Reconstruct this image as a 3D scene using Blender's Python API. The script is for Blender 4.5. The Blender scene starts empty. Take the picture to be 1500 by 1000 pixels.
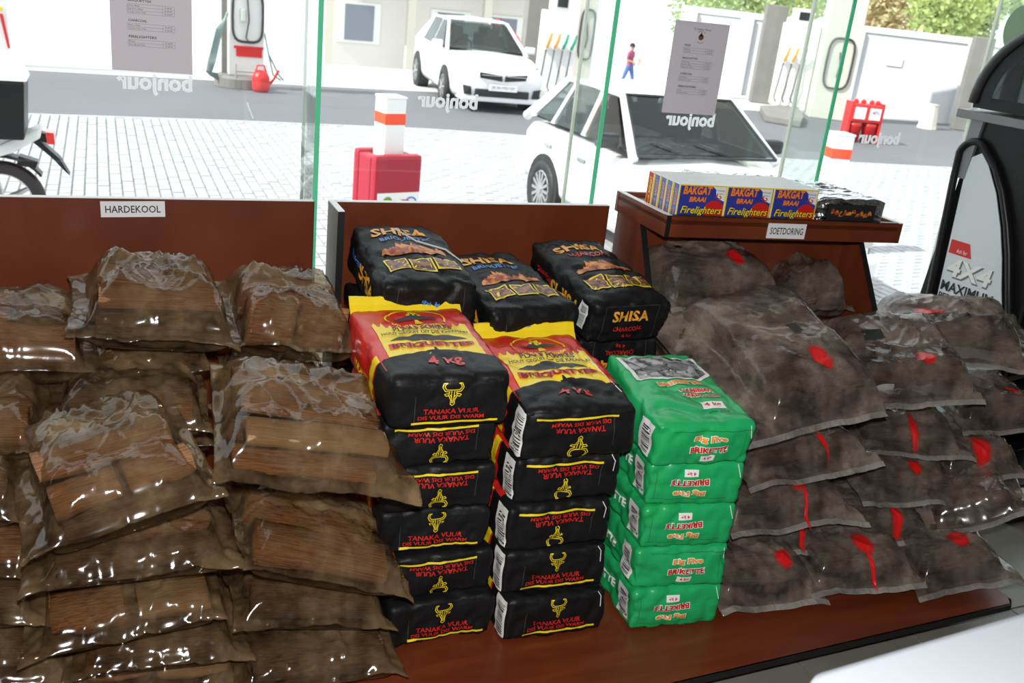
import bpy, bmesh, math, random
from mathutils import Vector, Matrix, noise

# ------------------------------------------------------------------ camera, world, lights, exposure
SC = bpy.context.scene
C = SC.collection
R = math.radians
FPX, PITCH, ROLL, YAW, EYE = 1416.0, R(20.5), R(6.36), R(24.0), 1.6
fw = Vector((math.sin(YAW) * math.cos(PITCH), math.cos(YAW) * math.cos(PITCH), -math.sin(PITCH)))
r0 = Vector((math.cos(YAW), -math.sin(YAW), 0))
u0 = r0.cross(fw)
ex = math.cos(ROLL) * r0 + math.sin(ROLL) * u0
ey = -math.sin(ROLL) * r0 + math.cos(ROLL) * u0
EYEP = Vector((0, 0, EYE))
cd = bpy.data.cameras.new('camera')
cam = bpy.data.objects.new('camera', cd)
C.objects.link(cam)
cam.matrix_world = Matrix(((ex.x, ey.x, -fw.x, 0), (ex.y, ey.y, -fw.y, 0), (ex.z, ey.z, -fw.z, EYE), (0, 0, 0, 1)))
cd.lens = FPX * 36 / 1500
cd.sensor_width = 36
cd.clip_end = 300
cd.dof.use_dof = True
cd.dof.focus_distance = 2.5
cd.dof.aperture_fstop = 6.3
SC.camera = cam

wd = bpy.data.worlds.new('world')
SC.world = wd
wd.use_nodes = True
bg = wd.node_tree.nodes['Background']
bg.inputs[0].default_value = (0.90, 0.95, 1.0, 1)
bg.inputs[1].default_value = 1.9

def lamp(name, kind, energy, col=(1, 1, 1)):
    d = bpy.data.lights.new(name, kind)
    d.energy = energy
    d.color = col
    o = bpy.data.objects.new(name, d)
    C.objects.link(o)
    return o, d

def aim(o, d):
    o.rotation_euler = Vector(d).to_track_quat('-Z', 'Y').to_euler()

sun, sd = lamp('sun', 'SUN', 6.8, (1, 0.97, 0.92))
sd.angle = R(0.6)
aim(sun, (0.72, 0.05, -0.62))
flash, fd = lamp('camera_flash', 'AREA', 53.0, (1, 0.98, 0.95))
fd.shape = 'DISK'
fd.size = 0.06
flash.location = EYEP + u0 * 0.13 - fw * 0.04
aim(flash, fw)
SC.view_settings.view_transform = 'Standard'
SC.view_settings.look = 'None'
SC.view_settings.exposure = 0.0
SC.view_settings.gamma = 1.0
SC.view_settings.use_curve_mapping = False
SC.cycles.transparent_max_bounces = 32

# where a line of sight from the eye point meets a plane of the place (used to survey positions)
def ray(px, py):
    return fw + ex * ((px - 750) / FPX) - ey * ((py - 500) / FPX)

def aty(px, py, y):
    d = ray(px, py)
    return EYEP + d * (y / d.y)

def atz(px, py, z):
    d = ray(px, py)
    return EYEP + d * ((z - EYE) / d.z)

def depth(p):
    return (Vector(p) - EYEP).dot(fw)

def proj(p):
    v = Vector(p) - EYEP
    z = v.dot(fw)
    return 750 + FPX * v.dot(ex) / z, 500 - FPX * v.dot(ey) / z

GZ = -0.7          # forecourt level, below the shop floor
DECK = 0.10        # top of the display platform
GLASS = 2.88       # plane of the shop window

# ------------------------------------------------------------------ materials
def nd(t, kind, **kw):
    n = t.nodes.new(kind)
    for k, v in kw.items():
        setattr(n, k, v)
    return n

def mat(name, col, rough=0.5, metal=0.0, var=None, bump=None, coat=0.0, alpha=1.0, spec=0.5, emit=None):
    """plain procedural surface: col, optional colour variation var=(scale, amount, col2), bump=(scale, strength)"""
    m = bpy.data.materials.get(name)
    if m:
        return m
    m = bpy.data.materials.new(name)
    m.use_nodes = True
    t = m.node_tree
    b = t.nodes['Principled BSDF']
    b.inputs['Base Color'].default_value = (*col, 1)
    b.inputs['Roughness'].default_value = rough
    b.inputs['Metallic'].default_value = metal
    b.inputs['Coat Weight'].default_value = coat
    b.inputs['Specular IOR Level'].default_value = spec
    b.inputs['Alpha'].default_value = alpha
    tc = nd(t, 'ShaderNodeTexCoord')
    if var:
        n = nd(t, 'ShaderNodeTexNoise')
        n.inputs['Scale'].default_value = var[0]
        n.inputs['Detail'].default_value = 5
        t.links.new(tc.outputs['Object'], n.inputs['Vector'])
        cr = nd(t, 'ShaderNodeValToRGB')
        cr.color_ramp.elements[0].position = 0.5 - var[1] / 2
        cr.color_ramp.elements[1].position = 0.5 + var[1] / 2
        cr.color_ramp.elements[0].color = (*col, 1)
        cr.color_ramp.elements[1].color = (*var[2], 1)
        t.links.new(n.outputs[0], cr.inputs[0])
        t.links.new(cr.outputs[0], b.inputs['Base Color'])
    if bump:
        n = nd(t, 'ShaderNodeTexNoise')
        n.inputs['Scale'].default_value = bump[0]
        n.inputs['Detail'].default_value = 4
        t.links.new(tc.outputs['Object'], n.inputs['Vector'])
        bp = nd(t, 'ShaderNodeBump')
        bp.inputs['Strength'].default_value = bump[1]
        bp.inputs['Distance'].default_value = 0.01
        t.links.new(n.outputs[0], bp.inputs['Height'])
        t.links.new(bp.outputs[0], b.inputs['Normal'])
    return m

def wood_mat(name, c1, c2, rough, stretch, coat=0.0, scale=6.0, bump=0.0):
    m = bpy.data.materials.new(name)
    m.use_nodes = True
    t = m.node_tree
    b = t.nodes['Principled BSDF']
    tc = nd(t, 'ShaderNodeTexCoord')
    mp = nd(t, 'ShaderNodeMapping')
    mp.inputs['Scale'].default_value = stretch
    n = nd(t, 'ShaderNodeTexNoise')
    n.inputs['Scale'].default_value = scale
    n.inputs['Detail'].default_value = 7
    n.inputs['Distortion'].default_value = 0.6
    cr = nd(t, 'ShaderNodeValToRGB')
    cr.color_ramp.elements[0].position = 0.3
    cr.color_ramp.elements[1].position = 0.7
    cr.color_ramp.elements[0].color = (*c1, 1)
    cr.color_ramp.elements[1].color = (*c2, 1)
    t.links.new(tc.outputs['Object'], mp.inputs[0])
    t.links.new(mp.outputs[0], n.inputs['Vector'])
    t.links.new(n.outputs[0], cr.inputs[0])
    t.links.new(cr.outputs[0], b.inputs['Base Color'])
    b.inputs['Roughness'].default_value = rough
    b.inputs['Coat Weight'].default_value = coat
    if bump:
        bp = nd(t, 'ShaderNodeBump')
        bp.inputs['Strength'].default_value = bump
        bp.inputs['Distance'].default_value = 0.01
        t.links.new(n.outputs[0], bp.inputs['Height'])
        t.links.new(bp.outputs[0], b.inputs['Normal'])
    return m

def sheet_mat(name, col, through, rough=0.6):
    """paper or vinyl that lets daylight glow through from behind"""
    m = bpy.data.materials.new(name)
    m.use_nodes = True
    t = m.node_tree
    b = t.nodes['Principled BSDF']
    b.inputs['Base Color'].default_value = (*col, 1)
    b.inputs['Roughness'].default_value = rough
    tl = nd(t, 'ShaderNodeBsdfTranslucent')
    tl.inputs[0].default_value = (*col, 1)
    mx = nd(t, 'ShaderNodeMixShader')
    mx.inputs[0].default_value = through
    t.links.new(b.outputs[0], mx.inputs[1])
    t.links.new(tl.outputs[0], mx.inputs[2])
    t.links.new(mx.outputs[0], t.nodes['Material Output'].inputs[0])
    return m

def facing_fresnel(t, bp=None):
    """Schlick reflectance of a thin sheet, the same from both sides"""
    lw = nd(t, 'ShaderNodeLayerWeight')
    lw.inputs[0].default_value = 0.5
    if bp:
        t.links.new(bp.outputs[0], lw.inputs['Normal'])
    pw = nd(t, 'ShaderNodeMath', operation='POWER')
    pw.inputs[1].default_value = 5.0
    t.links.new(lw.outputs['Facing'], pw.inputs[0])
    ma = nd(t, 'ShaderNodeMath', operation='MULTIPLY_ADD')
    ma.inputs[1].default_value = 0.45 if bp else 0.96
    ma.inputs[2].default_value = 0.045
    t.links.new(pw.outputs[0], ma.inputs[0])
    return ma

def skin_mat(name, c1, c2, alpha, rough, bscale, bstr, tint, stretch=(1.0, 0.45, 1.0)):
    """thin plastic film: part see-through, part dusty diffuse, with sharp gloss"""
    m = bpy.data.materials.new(name)
    m.use_nodes = True
    t = m.node_tree
    out = t.nodes['Material Output']
    b = t.nodes['Principled BSDF']
    tc = nd(t, 'ShaderNodeTexCoord')
    n = nd(t, 'ShaderNodeTexNoise')
    n.inputs['Scale'].default_value = 7
    n.inputs['Detail'].default_value = 6
    n.inputs['Roughness'].default_value = 0.65
    t.links.new(tc.outputs['Object'], n.inputs['Vector'])
    cr = nd(t, 'ShaderNodeValToRGB')
    cr.color_ramp.elements[0].position = 0.37
    cr.color_ramp.elements[1].position = 0.64
    cr.color_ramp.elements[0].color = (*c1, 1)
    cr.color_ramp.elements[1].color = (*c2, 1)
    t.links.new(n.outputs[0], cr.inputs[0])
    t.links.new(cr.outputs[0], b.inputs['Base Color'])
    b.inputs['Roughness'].default_value = rough
    b.inputs['Specular IOR Level'].default_value = 0.33
    n2 = nd(t, 'ShaderNodeTexNoise')
    n2.inputs['Scale'].default_value = bscale
    n2.inputs['Detail'].default_value = 3
    n2.inputs['Distortion'].default_value = 1.2
    mp = nd(t, 'ShaderNodeMapping')
    mp.inputs['Scale'].default_value = stretch
    mp.inputs['Rotation'].default_value = (0, 0, 0.5)
    n2.noise_type = 'RIDGED_MULTIFRACTAL'
    t.links.new(tc.outputs['Object'], mp.inputs[0])
    t.links.new(mp.outputs[0], n2.inputs['Vector'])
    bp = nd(t, 'ShaderNodeBump')
    bp.inputs['Strength'].default_value = bstr
    bp.inputs['Distance'].default_value = 0.02
    t.links.new(n2.outputs[0], bp.inputs['Height'])
    t.links.new(bp.outputs[0], b.inputs['Normal'])
    tr = nd(t, 'ShaderNodeBsdfTransparent')
    tr.inputs[0].default_value = (*tint, 1)
    mx = nd(t, 'ShaderNodeMixShader')
    mr = nd(t, 'ShaderNodeMapRange')
    mr.inputs[1].default_value = 0.3
    mr.inputs[2].default_value = 0.7
    mr.inputs[3].default_value = alpha - 0.24
    mr.inputs[4].default_value = alpha + 0.24
    t.links.new(n.outputs[0], mr.inputs[0])
    gl = nd(t, 'ShaderNodeBsdfGlossy')
    gl.inputs['Roughness'].default_value = rough
    t.links.new(bp.outputs[0], gl.inputs['Normal'])
    fr = facing_fresnel(t, bp)
    m2 = nd(t, 'ShaderNodeMixShader')
    t.links.new(fr.outputs[0], m2.inputs[0])
    t.links.new(tr.outputs[0], m2.inputs[1])
    t.links.new(gl.outputs[0], m2.inputs[2])
    t.links.new(mr.outputs[0], mx.inputs[0])
    t.links.new(m2.outputs[0], mx.inputs[1])
    t.links.new(b.outputs[0], mx.inputs[2])
    t.links.new(mx.outputs[0], out.inputs[0])
    return m

def glass_mat(name, tint, rough=0.0, dens=0.0, dcol=(1, 1, 1)):
    m = bpy.data.materials.new(name)
    m.use_nodes = True
    t = m.node_tree
    t.nodes.remove(t.nodes['Principled BSDF'])
    out = t.nodes['Material Output']
    tr = nd(t, 'ShaderNodeBsdfTransparent')
    tr.inputs[0].default_value = (*tint, 1)
    gl = nd(t, 'ShaderNodeBsdfGlossy')
    gl.inputs['Roughness'].default_value = rough
    fr = facing_fresnel(t)
    mx = nd(t, 'ShaderNodeMixShader')
    t.links.new(fr.outputs[0], mx.inputs[0])
    src = tr
    if dens:
        df = nd(t, 'ShaderNodeBsdfDiffuse')
        df.inputs[0].default_value = (*dcol, 1)
        m3 = nd(t, 'ShaderNodeMixShader')
        m3.inputs[0].default_value = dens
        t.links.new(tr.outputs[0], m3.inputs[1])
        t.links.new(df.outputs[0], m3.inputs[2])
        src = m3
    t.links.new(src.outputs[0], mx.inputs[1])
    t.links.new(gl.outputs[0], mx.inputs[2])
    t.links.new(mx.outputs[0], out.inputs[0])
    return m

def blot_mat(name, col, edge=0.85, rough=0.3):
    """soft-edged spray paint on a disc, faded towards the rim by its UV radius and noise"""
    m = bpy.data.materials.new(name)
    m.use_nodes = True
    t = m.node_tree
    out = t.nodes['Material Output']
    b = t.nodes['Principled BSDF']
    b.inputs['Base Color'].default_value = (*col, 1)
    b.inputs['Roughness'].default_value = rough
    uv = nd(t, 'ShaderNodeTexCoord')
    ln = nd(t, 'ShaderNodeVectorMath', operation='LENGTH')
    t.links.new(uv.outputs['UV'], ln.inputs[0])
    n = nd(t, 'ShaderNodeTexNoise')
    n.inputs['Scale'].default_value = 2.2
    n.inputs['Detail'].default_value = 5
    t.links.new(uv.outputs['UV'], n.inputs['Vector'])
    ad = nd(t, 'ShaderNodeMath', operation='ADD')
    t.links.new(ln.outputs['Value'], ad.inputs[0])
    mr = nd(t, 'ShaderNodeMapRange')
    mr.inputs[1].default_value = edge
    mr.inputs[2].default_value = 1.22
    mr.inputs[3].default_value = 0.92
    mr.inputs[4].default_value = 0.0
    hf = nd(t, 'ShaderNodeMath', operation='MULTIPLY')
    hf.inputs[1].default_value = 0.55
    t.links.new(n.outputs[0], hf.inputs[0])
    t.links.new(hf.outputs[0], ad.inputs[1])
    t.links.new(ad.outputs[0], mr.inputs[0])
    tr = nd(t, 'ShaderNodeBsdfTransparent')
    mx = nd(t, 'ShaderNodeMixShader')
    t.links.new(mr.outputs[0], mx.inputs[0])
    t.links.new(tr.outputs[0], mx.inputs[1])
    t.links.new(b.outputs[0], mx.inputs[2])
    t.links.new(mx.outputs[0], out.inputs[0])
    return m

LAM = wood_mat('red_brown_laminate', (0.105, 0.020, 0.007), (0.165, 0.036, 0.012), 0.32, (1.2, 5, 0.7), scale=4)
LAMD = wood_mat('deck_laminate', (0.115, 0.020, 0.007), (0.185, 0.038, 0.012), 0.3, (0.7, 5, 1), scale=4)
EDGE = mat('black_edging', (0.008, 0.008, 0.009), 0.4)
BLACK = mat('black_plastic', (0.009, 0.009, 0.010), 0.36, spec=0.35)
RUBBER = mat('black_rubber', (0.02, 0.02, 0.022), 0.6)
WHITE = mat('white_paint', (0.82, 0.82, 0.80), 0.35)
PAPER = mat('white_paper', (0.78, 0.78, 0.80), 0.6)
INK = mat('black_ink', (0.015, 0.015, 0.017), 0.5)
GREYINK = mat('grey_ink', (0.16, 0.16, 0.18), 0.6)
YEL = mat('print_yellow', (0.86, 0.64, 0.012), 0.35)
RED = mat('print_red', (0.60, 0.018, 0.012), 0.33)
DRED = mat('print_dark_red', (0.42, 0.012, 0.012), 0.35)
ORG = mat('print_orange', (0.85, 0.30, 0.03), 0.35)
BLUE = mat('print_blue', (0.03, 0.045, 0.30), 0.3)
SKYB = mat('print_light_blue', (0.05, 0.22, 0.60), 0.35)
KRAFTB = mat('black_bag_paper', (0.0075, 0.0075, 0.008), 0.48, bump=(16, 0.6), spec=0.22)
REDBAG = mat('red_bag_paper', (0.60, 0.018, 0.012), 0.33, bump=(15, 0.35))
GREEN = mat('green_bag_paper', (0.012, 0.36, 0.10), 0.33, bump=(15, 0.5), var=(9, 0.5, (0.016, 0.42, 0.13)))
FIRE = mat('ember_print', (0.30, 0.035, 0.008), 0.4, var=(45, 0.16, (0.75, 0.28, 0.03)))
EMBER = mat('charcoal_picture', (0.02, 0.012, 0.01), 0.4, var=(80, 0.2, (0.34, 0.12, 0.05)))
ANIM = mat('monochrome_picture', (0.02, 0.02, 0.02), 0.4, var=(45, 0.2, (0.42, 0.42, 0.42)))
FOIL = mat('crinkled_foil', (0.80, 0.80, 0.82), 0.16, metal=1.0, bump=(60, 0.7))
GREY = mat('grey_concrete', (0.17, 0.163, 0.15), 0.8, var=(3, 0.6, (0.23, 0.22, 0.205)))
BEIGE = mat('beige_plaster', (0.62, 0.58, 0.50), 0.8)
STEEL = mat('brushed_steel', (0.6, 0.6, 0.6), 0.3, metal=0.9)
REDP = mat('red_plastic', (0.62, 0.02, 0.02), 0.4)
CRIMSON = mat('crimson_vinyl', (0.36, 0.010, 0.03), 0.45, bump=(10, 0.2))
REFL = mat('orange_red_reflective', (0.90, 0.07, 0.015), 0.4)
CARW = mat('white_car_paint', (0.80, 0.81, 0.82), 0.25, coat=0.6)
CARGL = mat('dark_car_glass', (0.012, 0.016, 0.015), 0.05, spec=0.32)
SIDEGL = mat('light_car_trim', (0.30, 0.32, 0.33), 0.3)
CARTINT = glass_mat('tinted_car_glass', (0.42, 0.47, 0.45))
CARCLEAR = glass_mat('clear_car_glass', (0.75, 0.80, 0.79))
CABIN = mat('dark_car_interior', (0.018, 0.018, 0.020), 0.8)
LEAF = mat('leaf_green', (0.26, 0.38, 0.14), 0.6, var=(2.0, 0.5, (0.46, 0.54, 0.26)))
LEAFR = mat('leaf_rust', (0.58, 0.36, 0.22), 0.6, var=(3.0, 0.5, (0.48, 0.52, 0.26)))
BARK = wood_mat('bark', (0.12, 0.07, 0.04), (0.24, 0.16, 0.10), 0.9, (1, 1, 5), bump=0.5)
LOGA = wood_mat('firewood_brown', (0.13, 0.052, 0.018), (0.46, 0.21, 0.085), 0.75, (0.7, 7, 7), scale=4, bump=0.7)
LOGB = wood_mat('firewood_bark', (0.045, 0.022, 0.013), (0.19, 0.10, 0.055), 0.85, (0.9, 6, 6), scale=5, bump=0.9)
LOGC = wood_mat('firewood_pale', (0.24, 0.14, 0.07), (0.48, 0.32, 0.17), 0.75, (0.6, 8, 8), scale=4, bump=0.5)
LOGG = wood_mat('firewood_grey', (0.09, 0.062, 0.045), (0.26, 0.19, 0.14), 0.85, (0.9, 5, 5), scale=5, bump=0.9)
SKINB = skin_mat('brown_tinted_film', (0.034, 0.019, 0.010), (0.25, 0.165, 0.088), 0.46, 0.10, 3.4, 0.75, (0.95, 0.86, 0.72), (1.0, 0.5, 0.8))
SKING = skin_mat('milky_grey_film', (0.060, 0.046, 0.037), (0.33, 0.26, 0.21), 0.56, 0.13, 4.2, 0.65, (0.88, 0.86, 0.83), (1.5, 0.55, 0.5))
HEM = skin_mat('milky_hem_film', (0.22, 0.20, 0.18), (0.36, 0.33, 0.30), 0.7, 0.18, 40, 0.3, (0.9, 0.88, 0.86))
PAINT = blot_mat('red_spray_paint', (0.78, 0.012, 0.012))
GLASSM = glass_mat('window_glass', (0.965, 0.985, 0.975))
FINM = glass_mat('fin_glass', (0.93, 0.975, 0.955), dens=0.03, dcol=(0.8, 0.95, 0.9))
FINE = None
FINE = sheet_mat('green_glass_edge', (0.22, 0.78, 0.52), 0.5, 0.2)
JOINT = sheet_mat('pale_silicone', (0.86, 0.88, 0.80), 0.5)

# ------------------------------------------------------------------ mesh helpers
class MB:
    def __init__(s):
        s.v, s.f, s.m = [], [], []
    def add(s, vs, fs, mi=0):
        o = len(s.v)
        s.v += [tuple(p) for p in vs]
        s.f += [tuple(i + o for i in f) for f in fs]
        s.m += [mi] * len(fs)
        return s
    def box(s, c, d, mi=0, M=None):
        x, y, z = d[0] / 2, d[1] / 2, d[2] / 2
        vs = [Vector((a * x, b * y, e * z)) for a in (-1, 1) for b in (-1, 1) for e in (-1, 1)]
        if M:
            vs = [M @ p for p in vs]
        vs = [p + Vector(c) for p in vs]
        return s.add(vs, [(0, 1, 3, 2), (4, 6, 7, 5), (0, 4, 5, 1), (2, 3, 7, 6), (0, 2, 6, 4), (1, 5, 7, 3)], mi)
    def prism(s, pts, off, mi=0):
        n = len(pts)
        a = [Vector(p) for p in pts]
        b = [p + Vector(off) for p in a]
        s.add(a + b, [tuple(range(n))[::-1], tuple(range(n, 2 * n))] + [(i, (i + 1) % n, n + (i + 1) % n, n + i) for i in range(n)], mi)
        return s
    def tube(s, pts, r, n=8, mi=0, closed=False):
        P = [Vector(p) for p in pts]
        m = len(P)
        rr = r if isinstance(r, (list, tuple)) else [r] * m
        vs, fs = [], []
        up = Vector((0.123, 0.31, 0.94))
        for i, p in enumerate(P):
            if closed:
                d = P[(i + 1) % m] - P[i - 1]
            else:
                d = P[min(i + 1, m - 1)] - P[max(i - 1, 0)]
            d.normalize()
            a = d.cross(up)
            if a.length < 0.05:
                a = d.cross(Vector((1, 0, 0)))
            a.normalize()
            b = d.cross(a)
            for k in range(n):
                t = 2 * math.pi * k / n
                vs.append(p + (a * math.cos(t) + b * math.sin(t)) * rr[i])
        for i in range(m if closed else m - 1):
            j = (i + 1) % m
            for k in range(n):
                k2 = (k + 1) % n
                fs.append((i * n + k, i * n + k2, j * n + k2, j * n + k))
        if not closed:
            fs.append(tuple(range(n))[::-1])
            fs.append(tuple((m - 1) * n + k for k in range(n)))
        return s.add(vs, fs, mi)
    def cyl(s, a, b, r, n=16, mi=0, r2=None):
        return s.tube([a, b], [r, r if r2 is None else r2], n, mi)
    def lathe(s, prof, c, axis, n=24, mi=0):
        """prof: (radius, height along axis)"""
        ax = Vector(axis).normalized()
        a = ax.cross(Vector((0.2, 0.3, 0.9)))
        a.normalize()
        b = ax.cross(a)
        vs, fs = [], []
        for (r, h) in prof:
            for k in range(n):
                t = 2 * math.pi * k / n
                vs.append(Vector(c) + ax * h + (a * math.cos(t) + b * math.sin(t)) * r)
        for i in range(len(prof) - 1):
            for k in range(n):
                k2 = (k + 1) % n
                fs.append((i * n + k, i * n + k2, (i + 1) * n + k2, (i + 1) * n + k))
        return s.add(vs, fs, mi)
    def build(s, name, mats, parent=None, smooth=False, bevel=0.0, mw=None):
        me = bpy.data.meshes.new(name)
        me.from_pydata(s.v, [], s.f)
        for m in (mats if isinstance(mats, (list, tuple)) else [mats]):
            me.materials.append(m)
        if any(s.m):
            me.polygons.foreach_set('material_index', s.m)
        bm = bmesh.new()
        bm.from_mesh(me)
        if bevel:
            bmesh.ops.remove_doubles(bm, verts=bm.verts, dist=1e-5)
        bmesh.ops.recalc_face_normals(bm, faces=bm.faces)
        if bevel:
            es = [e for e in bm.edges if len(e.link_faces) == 2 and e.calc_face_angle(0) > 0.5]
            bmesh.ops.bevel(bm, geom=es, offset=bevel, segments=2, affect='EDGES', profile=0.6)
        bm.to_mesh(me)
        bm.free()
        if smooth:
            me.shade_smooth()
        o = bpy.data.objects.new(name, me)
        C.objects.link(o)
        if parent:
            o.parent = parent
        if mw:
            o.matrix_local = mw
        return o

def tag(o, label=None, cat=None, group=None, kind=None):
    if label: o['label'] = label
    if cat: o['category'] = cat
    if group: o['group'] = group
    if kind: o['kind'] = kind
    return o

def empty(name, loc=(0, 0, 0), rz=0.0, mw=None):
    o = bpy.data.objects.new(name, None)
    C.objects.link(o)
    o.empty_display_size = 0.05
    if mw:
        o.matrix_world = mw
    else:
        o.location = loc
        o.rotation_euler = (0, 0, rz)
    return o

def copy_tree(o, parent=None):
    c = o.copy()
    C.objects.link(c)
    if parent:
        c.parent = parent
    for ch in list(o.children):
        copy_tree(ch, c)
    return c

def frame(o, x, y, z):
    """matrix from origin and three axes"""
    return Matrix(((x[0], y[0], z[0], o[0]), (x[1], y[1], z[1], o[1]), (x[2], y[2], z[2], o[2]), (0, 0, 0, 1)))

_tx = {}
def tx(s, h, w=None, off=0.0, shear=0.0, arc=0.0):
    """text as flat polygons centred on 0,0 : height h, optional width w"""
    key = (s, off, shear)
    if key not in _tx:
        cu = bpy.data.curves.new('t', 'FONT')
        cu.body = s
        cu.resolution_u = 2
        cu.offset = off
        cu.shear = shear
        ob = bpy.data.objects.new('t', cu)
        me = bpy.data.meshes.new_from_object(ob)
        V = [(v.co.x, v.co.y) for v in me.vertices]
        Fc = [tuple(p.vertices) for p in me.polygons]
        bpy.data.objects.remove(ob)
        bpy.data.curves.remove(cu)
        bpy.data.meshes.remove(me)
        _tx[key] = (V, Fc)
    V, Fc = _tx[key]
    x0, x1 = min(v[0] for v in V), max(v[0] for v in V)
    y0, y1 = min(v[1] for v in V), max(v[1] for v in V)
    sy = h / (y1 - y0)
    sx = w / (x1 - x0) if w else sy
    out = []
    for (x, y) in V:
        X, Y = (x - (x0 + x1) / 2) * sx, (y - (y0 + y1) / 2) * sy
        if arc:
            Y += arc * (1 - (2 * X / (w or 1)) ** 2)
        out.append((X, Y))
    return out, Fc

def pl(*pts):
    return list(pts), [tuple(range(len(pts)))]

def rect(w, h):
    return pl((-w / 2, -h / 2), (w / 2, -h / 2), (w / 2, h / 2), (-w / 2, h / 2))

def ell(a, b, n=20):
    return pl(*[(a * math.cos(2 * math.pi * k / n), b * math.sin(2 * math.pi * k / n)) for k in range(n)])

def ring(a, b, w, n=24, t0=0.0, t1=2 * math.pi):
    V, F = [], []
    for k in range(n + 1):
        t = t0 + (t1 - t0) * k / n
        V += [(a * math.cos(t), b * math.sin(t)), ((a - w) * math.cos(t), (b - w) * math.sin(t))]
    for k in range(n):
        F.append((2 * k, 2 * k + 2, 2 * k + 3, 2 * k + 1))
    return V, F

def line(pts, w):
    V, F = [], []
    for (a, b) in zip(pts, pts[1:]):
        d = Vector((b[0] - a[0], b[1] - a[1]))
        if d.length == 0: continue
        nrm = Vector((-d.y, d.x)).normalized() * w / 2
        o = len(V)
        V += [(a[0] + nrm.x, a[1] + nrm.y), (a[0] - nrm.x, a[1] - nrm.y), (b[0] - nrm.x, b[1] - nrm.y), (b[0] + nrm.x, b[1] + nrm.y)]
        F.append((o, o + 1, o + 2, o + 3))
    return V, F

def mv(sh, x=0, y=0, rot=0.0):
    V, F = sh
    c, s = math.cos(rot), math.sin(rot)
    return [(c * a - s * b + x, s * a + c * b + y) for a, b in V], F

def decal(name, m, S, shapes, h, parent, cut=0.0, uv=False):
    """flat print: shapes (2-D polygons) laid on the mapped surface S(a, b, h)"""
    if hasattr(S, '__self__'):          # on a crumpled sack: cut finely so that the print follows the paper
        cut = min(cut or 0.011, 0.009)
        h += 0.0006
    bm = bmesh.new()
    for V, F in shapes:
        vs = [bm.verts.new((a, b, 0)) for a, b in V]
        for f in F:
            try:
                bm.faces.new([vs[i] for i in f])
            except ValueError:
                pass
    if cut:
        for ax in (0, 1):
            lo = min(v.co[ax] for v in bm.verts)
            hi = max(v.co[ax] for v in bm.verts)
            t = lo + cut
            while t < hi:
                no = Vector((1, 0, 0)) if ax == 0 else Vector((0, 1, 0))
                bmesh.ops.bisect_plane(bm, geom=bm.verts[:] + bm.edges[:] + bm.faces[:], plane_co=no * t, plane_no=no)
                t += cut
    bmesh.ops.triangulate(bm, faces=[f for f in bm.faces if len(f.verts) > 4])
    for f in bm.faces:
        if f.normal.z < 0:
            f.normal_flip()
    for v in bm.verts:
        v.co = S(v.co.x, v.co.y, h)
    me = bpy.data.meshes.new(name)
    bm.to_mesh(me)
    bm.free()
    me.materials.append(m)
    if cut:
        me.shade_smooth()
    o = bpy.data.objects.new(name, me)
    C.objects.link(o)
    o.parent = parent
    return o

def plane(o, X, Y):
    o, X, Y = Vector(o), Vector(X).normalized(), Vector(Y).normalized()
    N = X.cross(Y)
    return lambda a, b, h: o + X * a + Y * b + N * h

def crease(p, k):
    return 1 - min(1.0, abs(noise.noise(p * k)) * 3.2)

def smooth01(t):
    t = max(0.0, min(1.0, t))
    return t * t * (3 - 2 * t)

# ------------------------------------------------------------------ the shop shell
def struct(o):
    o['kind'] = 'structure'
    return o

WALLM = mat('shop_wall_paint', (0.34, 0.33, 0.31), 0.8)
GROUT = mat('floor_grout', (0.05, 0.05, 0.045), 0.9)
TILE = mat('grey_floor_tile', (0.20, 0.19, 0.165), 0.35, var=(5, 0.5, (0.26, 0.25, 0.22)))
fl = struct(MB().box((1.3, 0.4, -0.03), (7.8, 4.96, 0.04)).build('floor', GROUT))
tile_me = None
for i in range(10):
    for j in range(6):
        x, y = 0.62 + 0.405 * i, 0.62 + 0.405 * j
        if tile_me is None:
            o = MB().box((0, 0, 0), (0.398, 0.398, 0.012)).build('tile', TILE, fl)
            tile_me = o.data
        else:
            o = bpy.data.objects.new('tile', tile_me)
            C.objects.link(o)
            o.parent = fl
        o.location = (x, y, -0.006)
struct(MB().box((1.3, 0.4, 2.75), (7.8, 5.2, 0.1)).build('ceiling', WALLM))
struct(MB().box((-2.55, 0.4, 1.35), (0.1, 5.0, 2.72)).build('wall_left', WALLM))
struct(MB().box((5.15, 0.4, 1.35), (0.1, 5.0, 2.72)).build('wall_right', WALLM))
struct(MB().box((1.3, -2.05, 1.35), (7.6, 0.1, 2.72)).build('wall_back', WALLM))
fr = struct(MB().box((1.3, 2.93, 2.55), (7.6, 0.12, 0.35)).build('wall_front', WALLM))
struct(MB().box((1.3, 2.93, -0.36), (7.6, 0.12, 0.70)).build('trim_1', GREY))
# window panes with glass fins at their joints
JX = [-1.20, -0.33, 0.54, 1.41, 2.27, 3.115, 3.98, 4.85]
for i in range(len(JX) - 1):
    x0, x1 = JX[i] + 0.004, JX[i + 1] - 0.004
    w = struct(MB().box(((x0 + x1) / 2, GLASS, 1.19), (x1 - x0, 0.008, 2.38)).build('window_%d' % (i + 1), GLASSM))
    xj = JX[i + 1]
    MB().box((xj, GLASS - 0.003, 1.19), (0.007, 0.014, 2.38)).build('silicone_joint', JOINT, w)
    f = MB().box((xj, GLASS - 0.106, 1.19), (0.012, 0.19, 2.38)).build('glass_fin', FINM, w)
    o = MB().box((xj, GLASS - 0.2035, 1.19), (0.013, 0.005, 2.38)).build('fin_edge', FINE, f)
    o['label'] = 'green polished glass edge'

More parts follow.
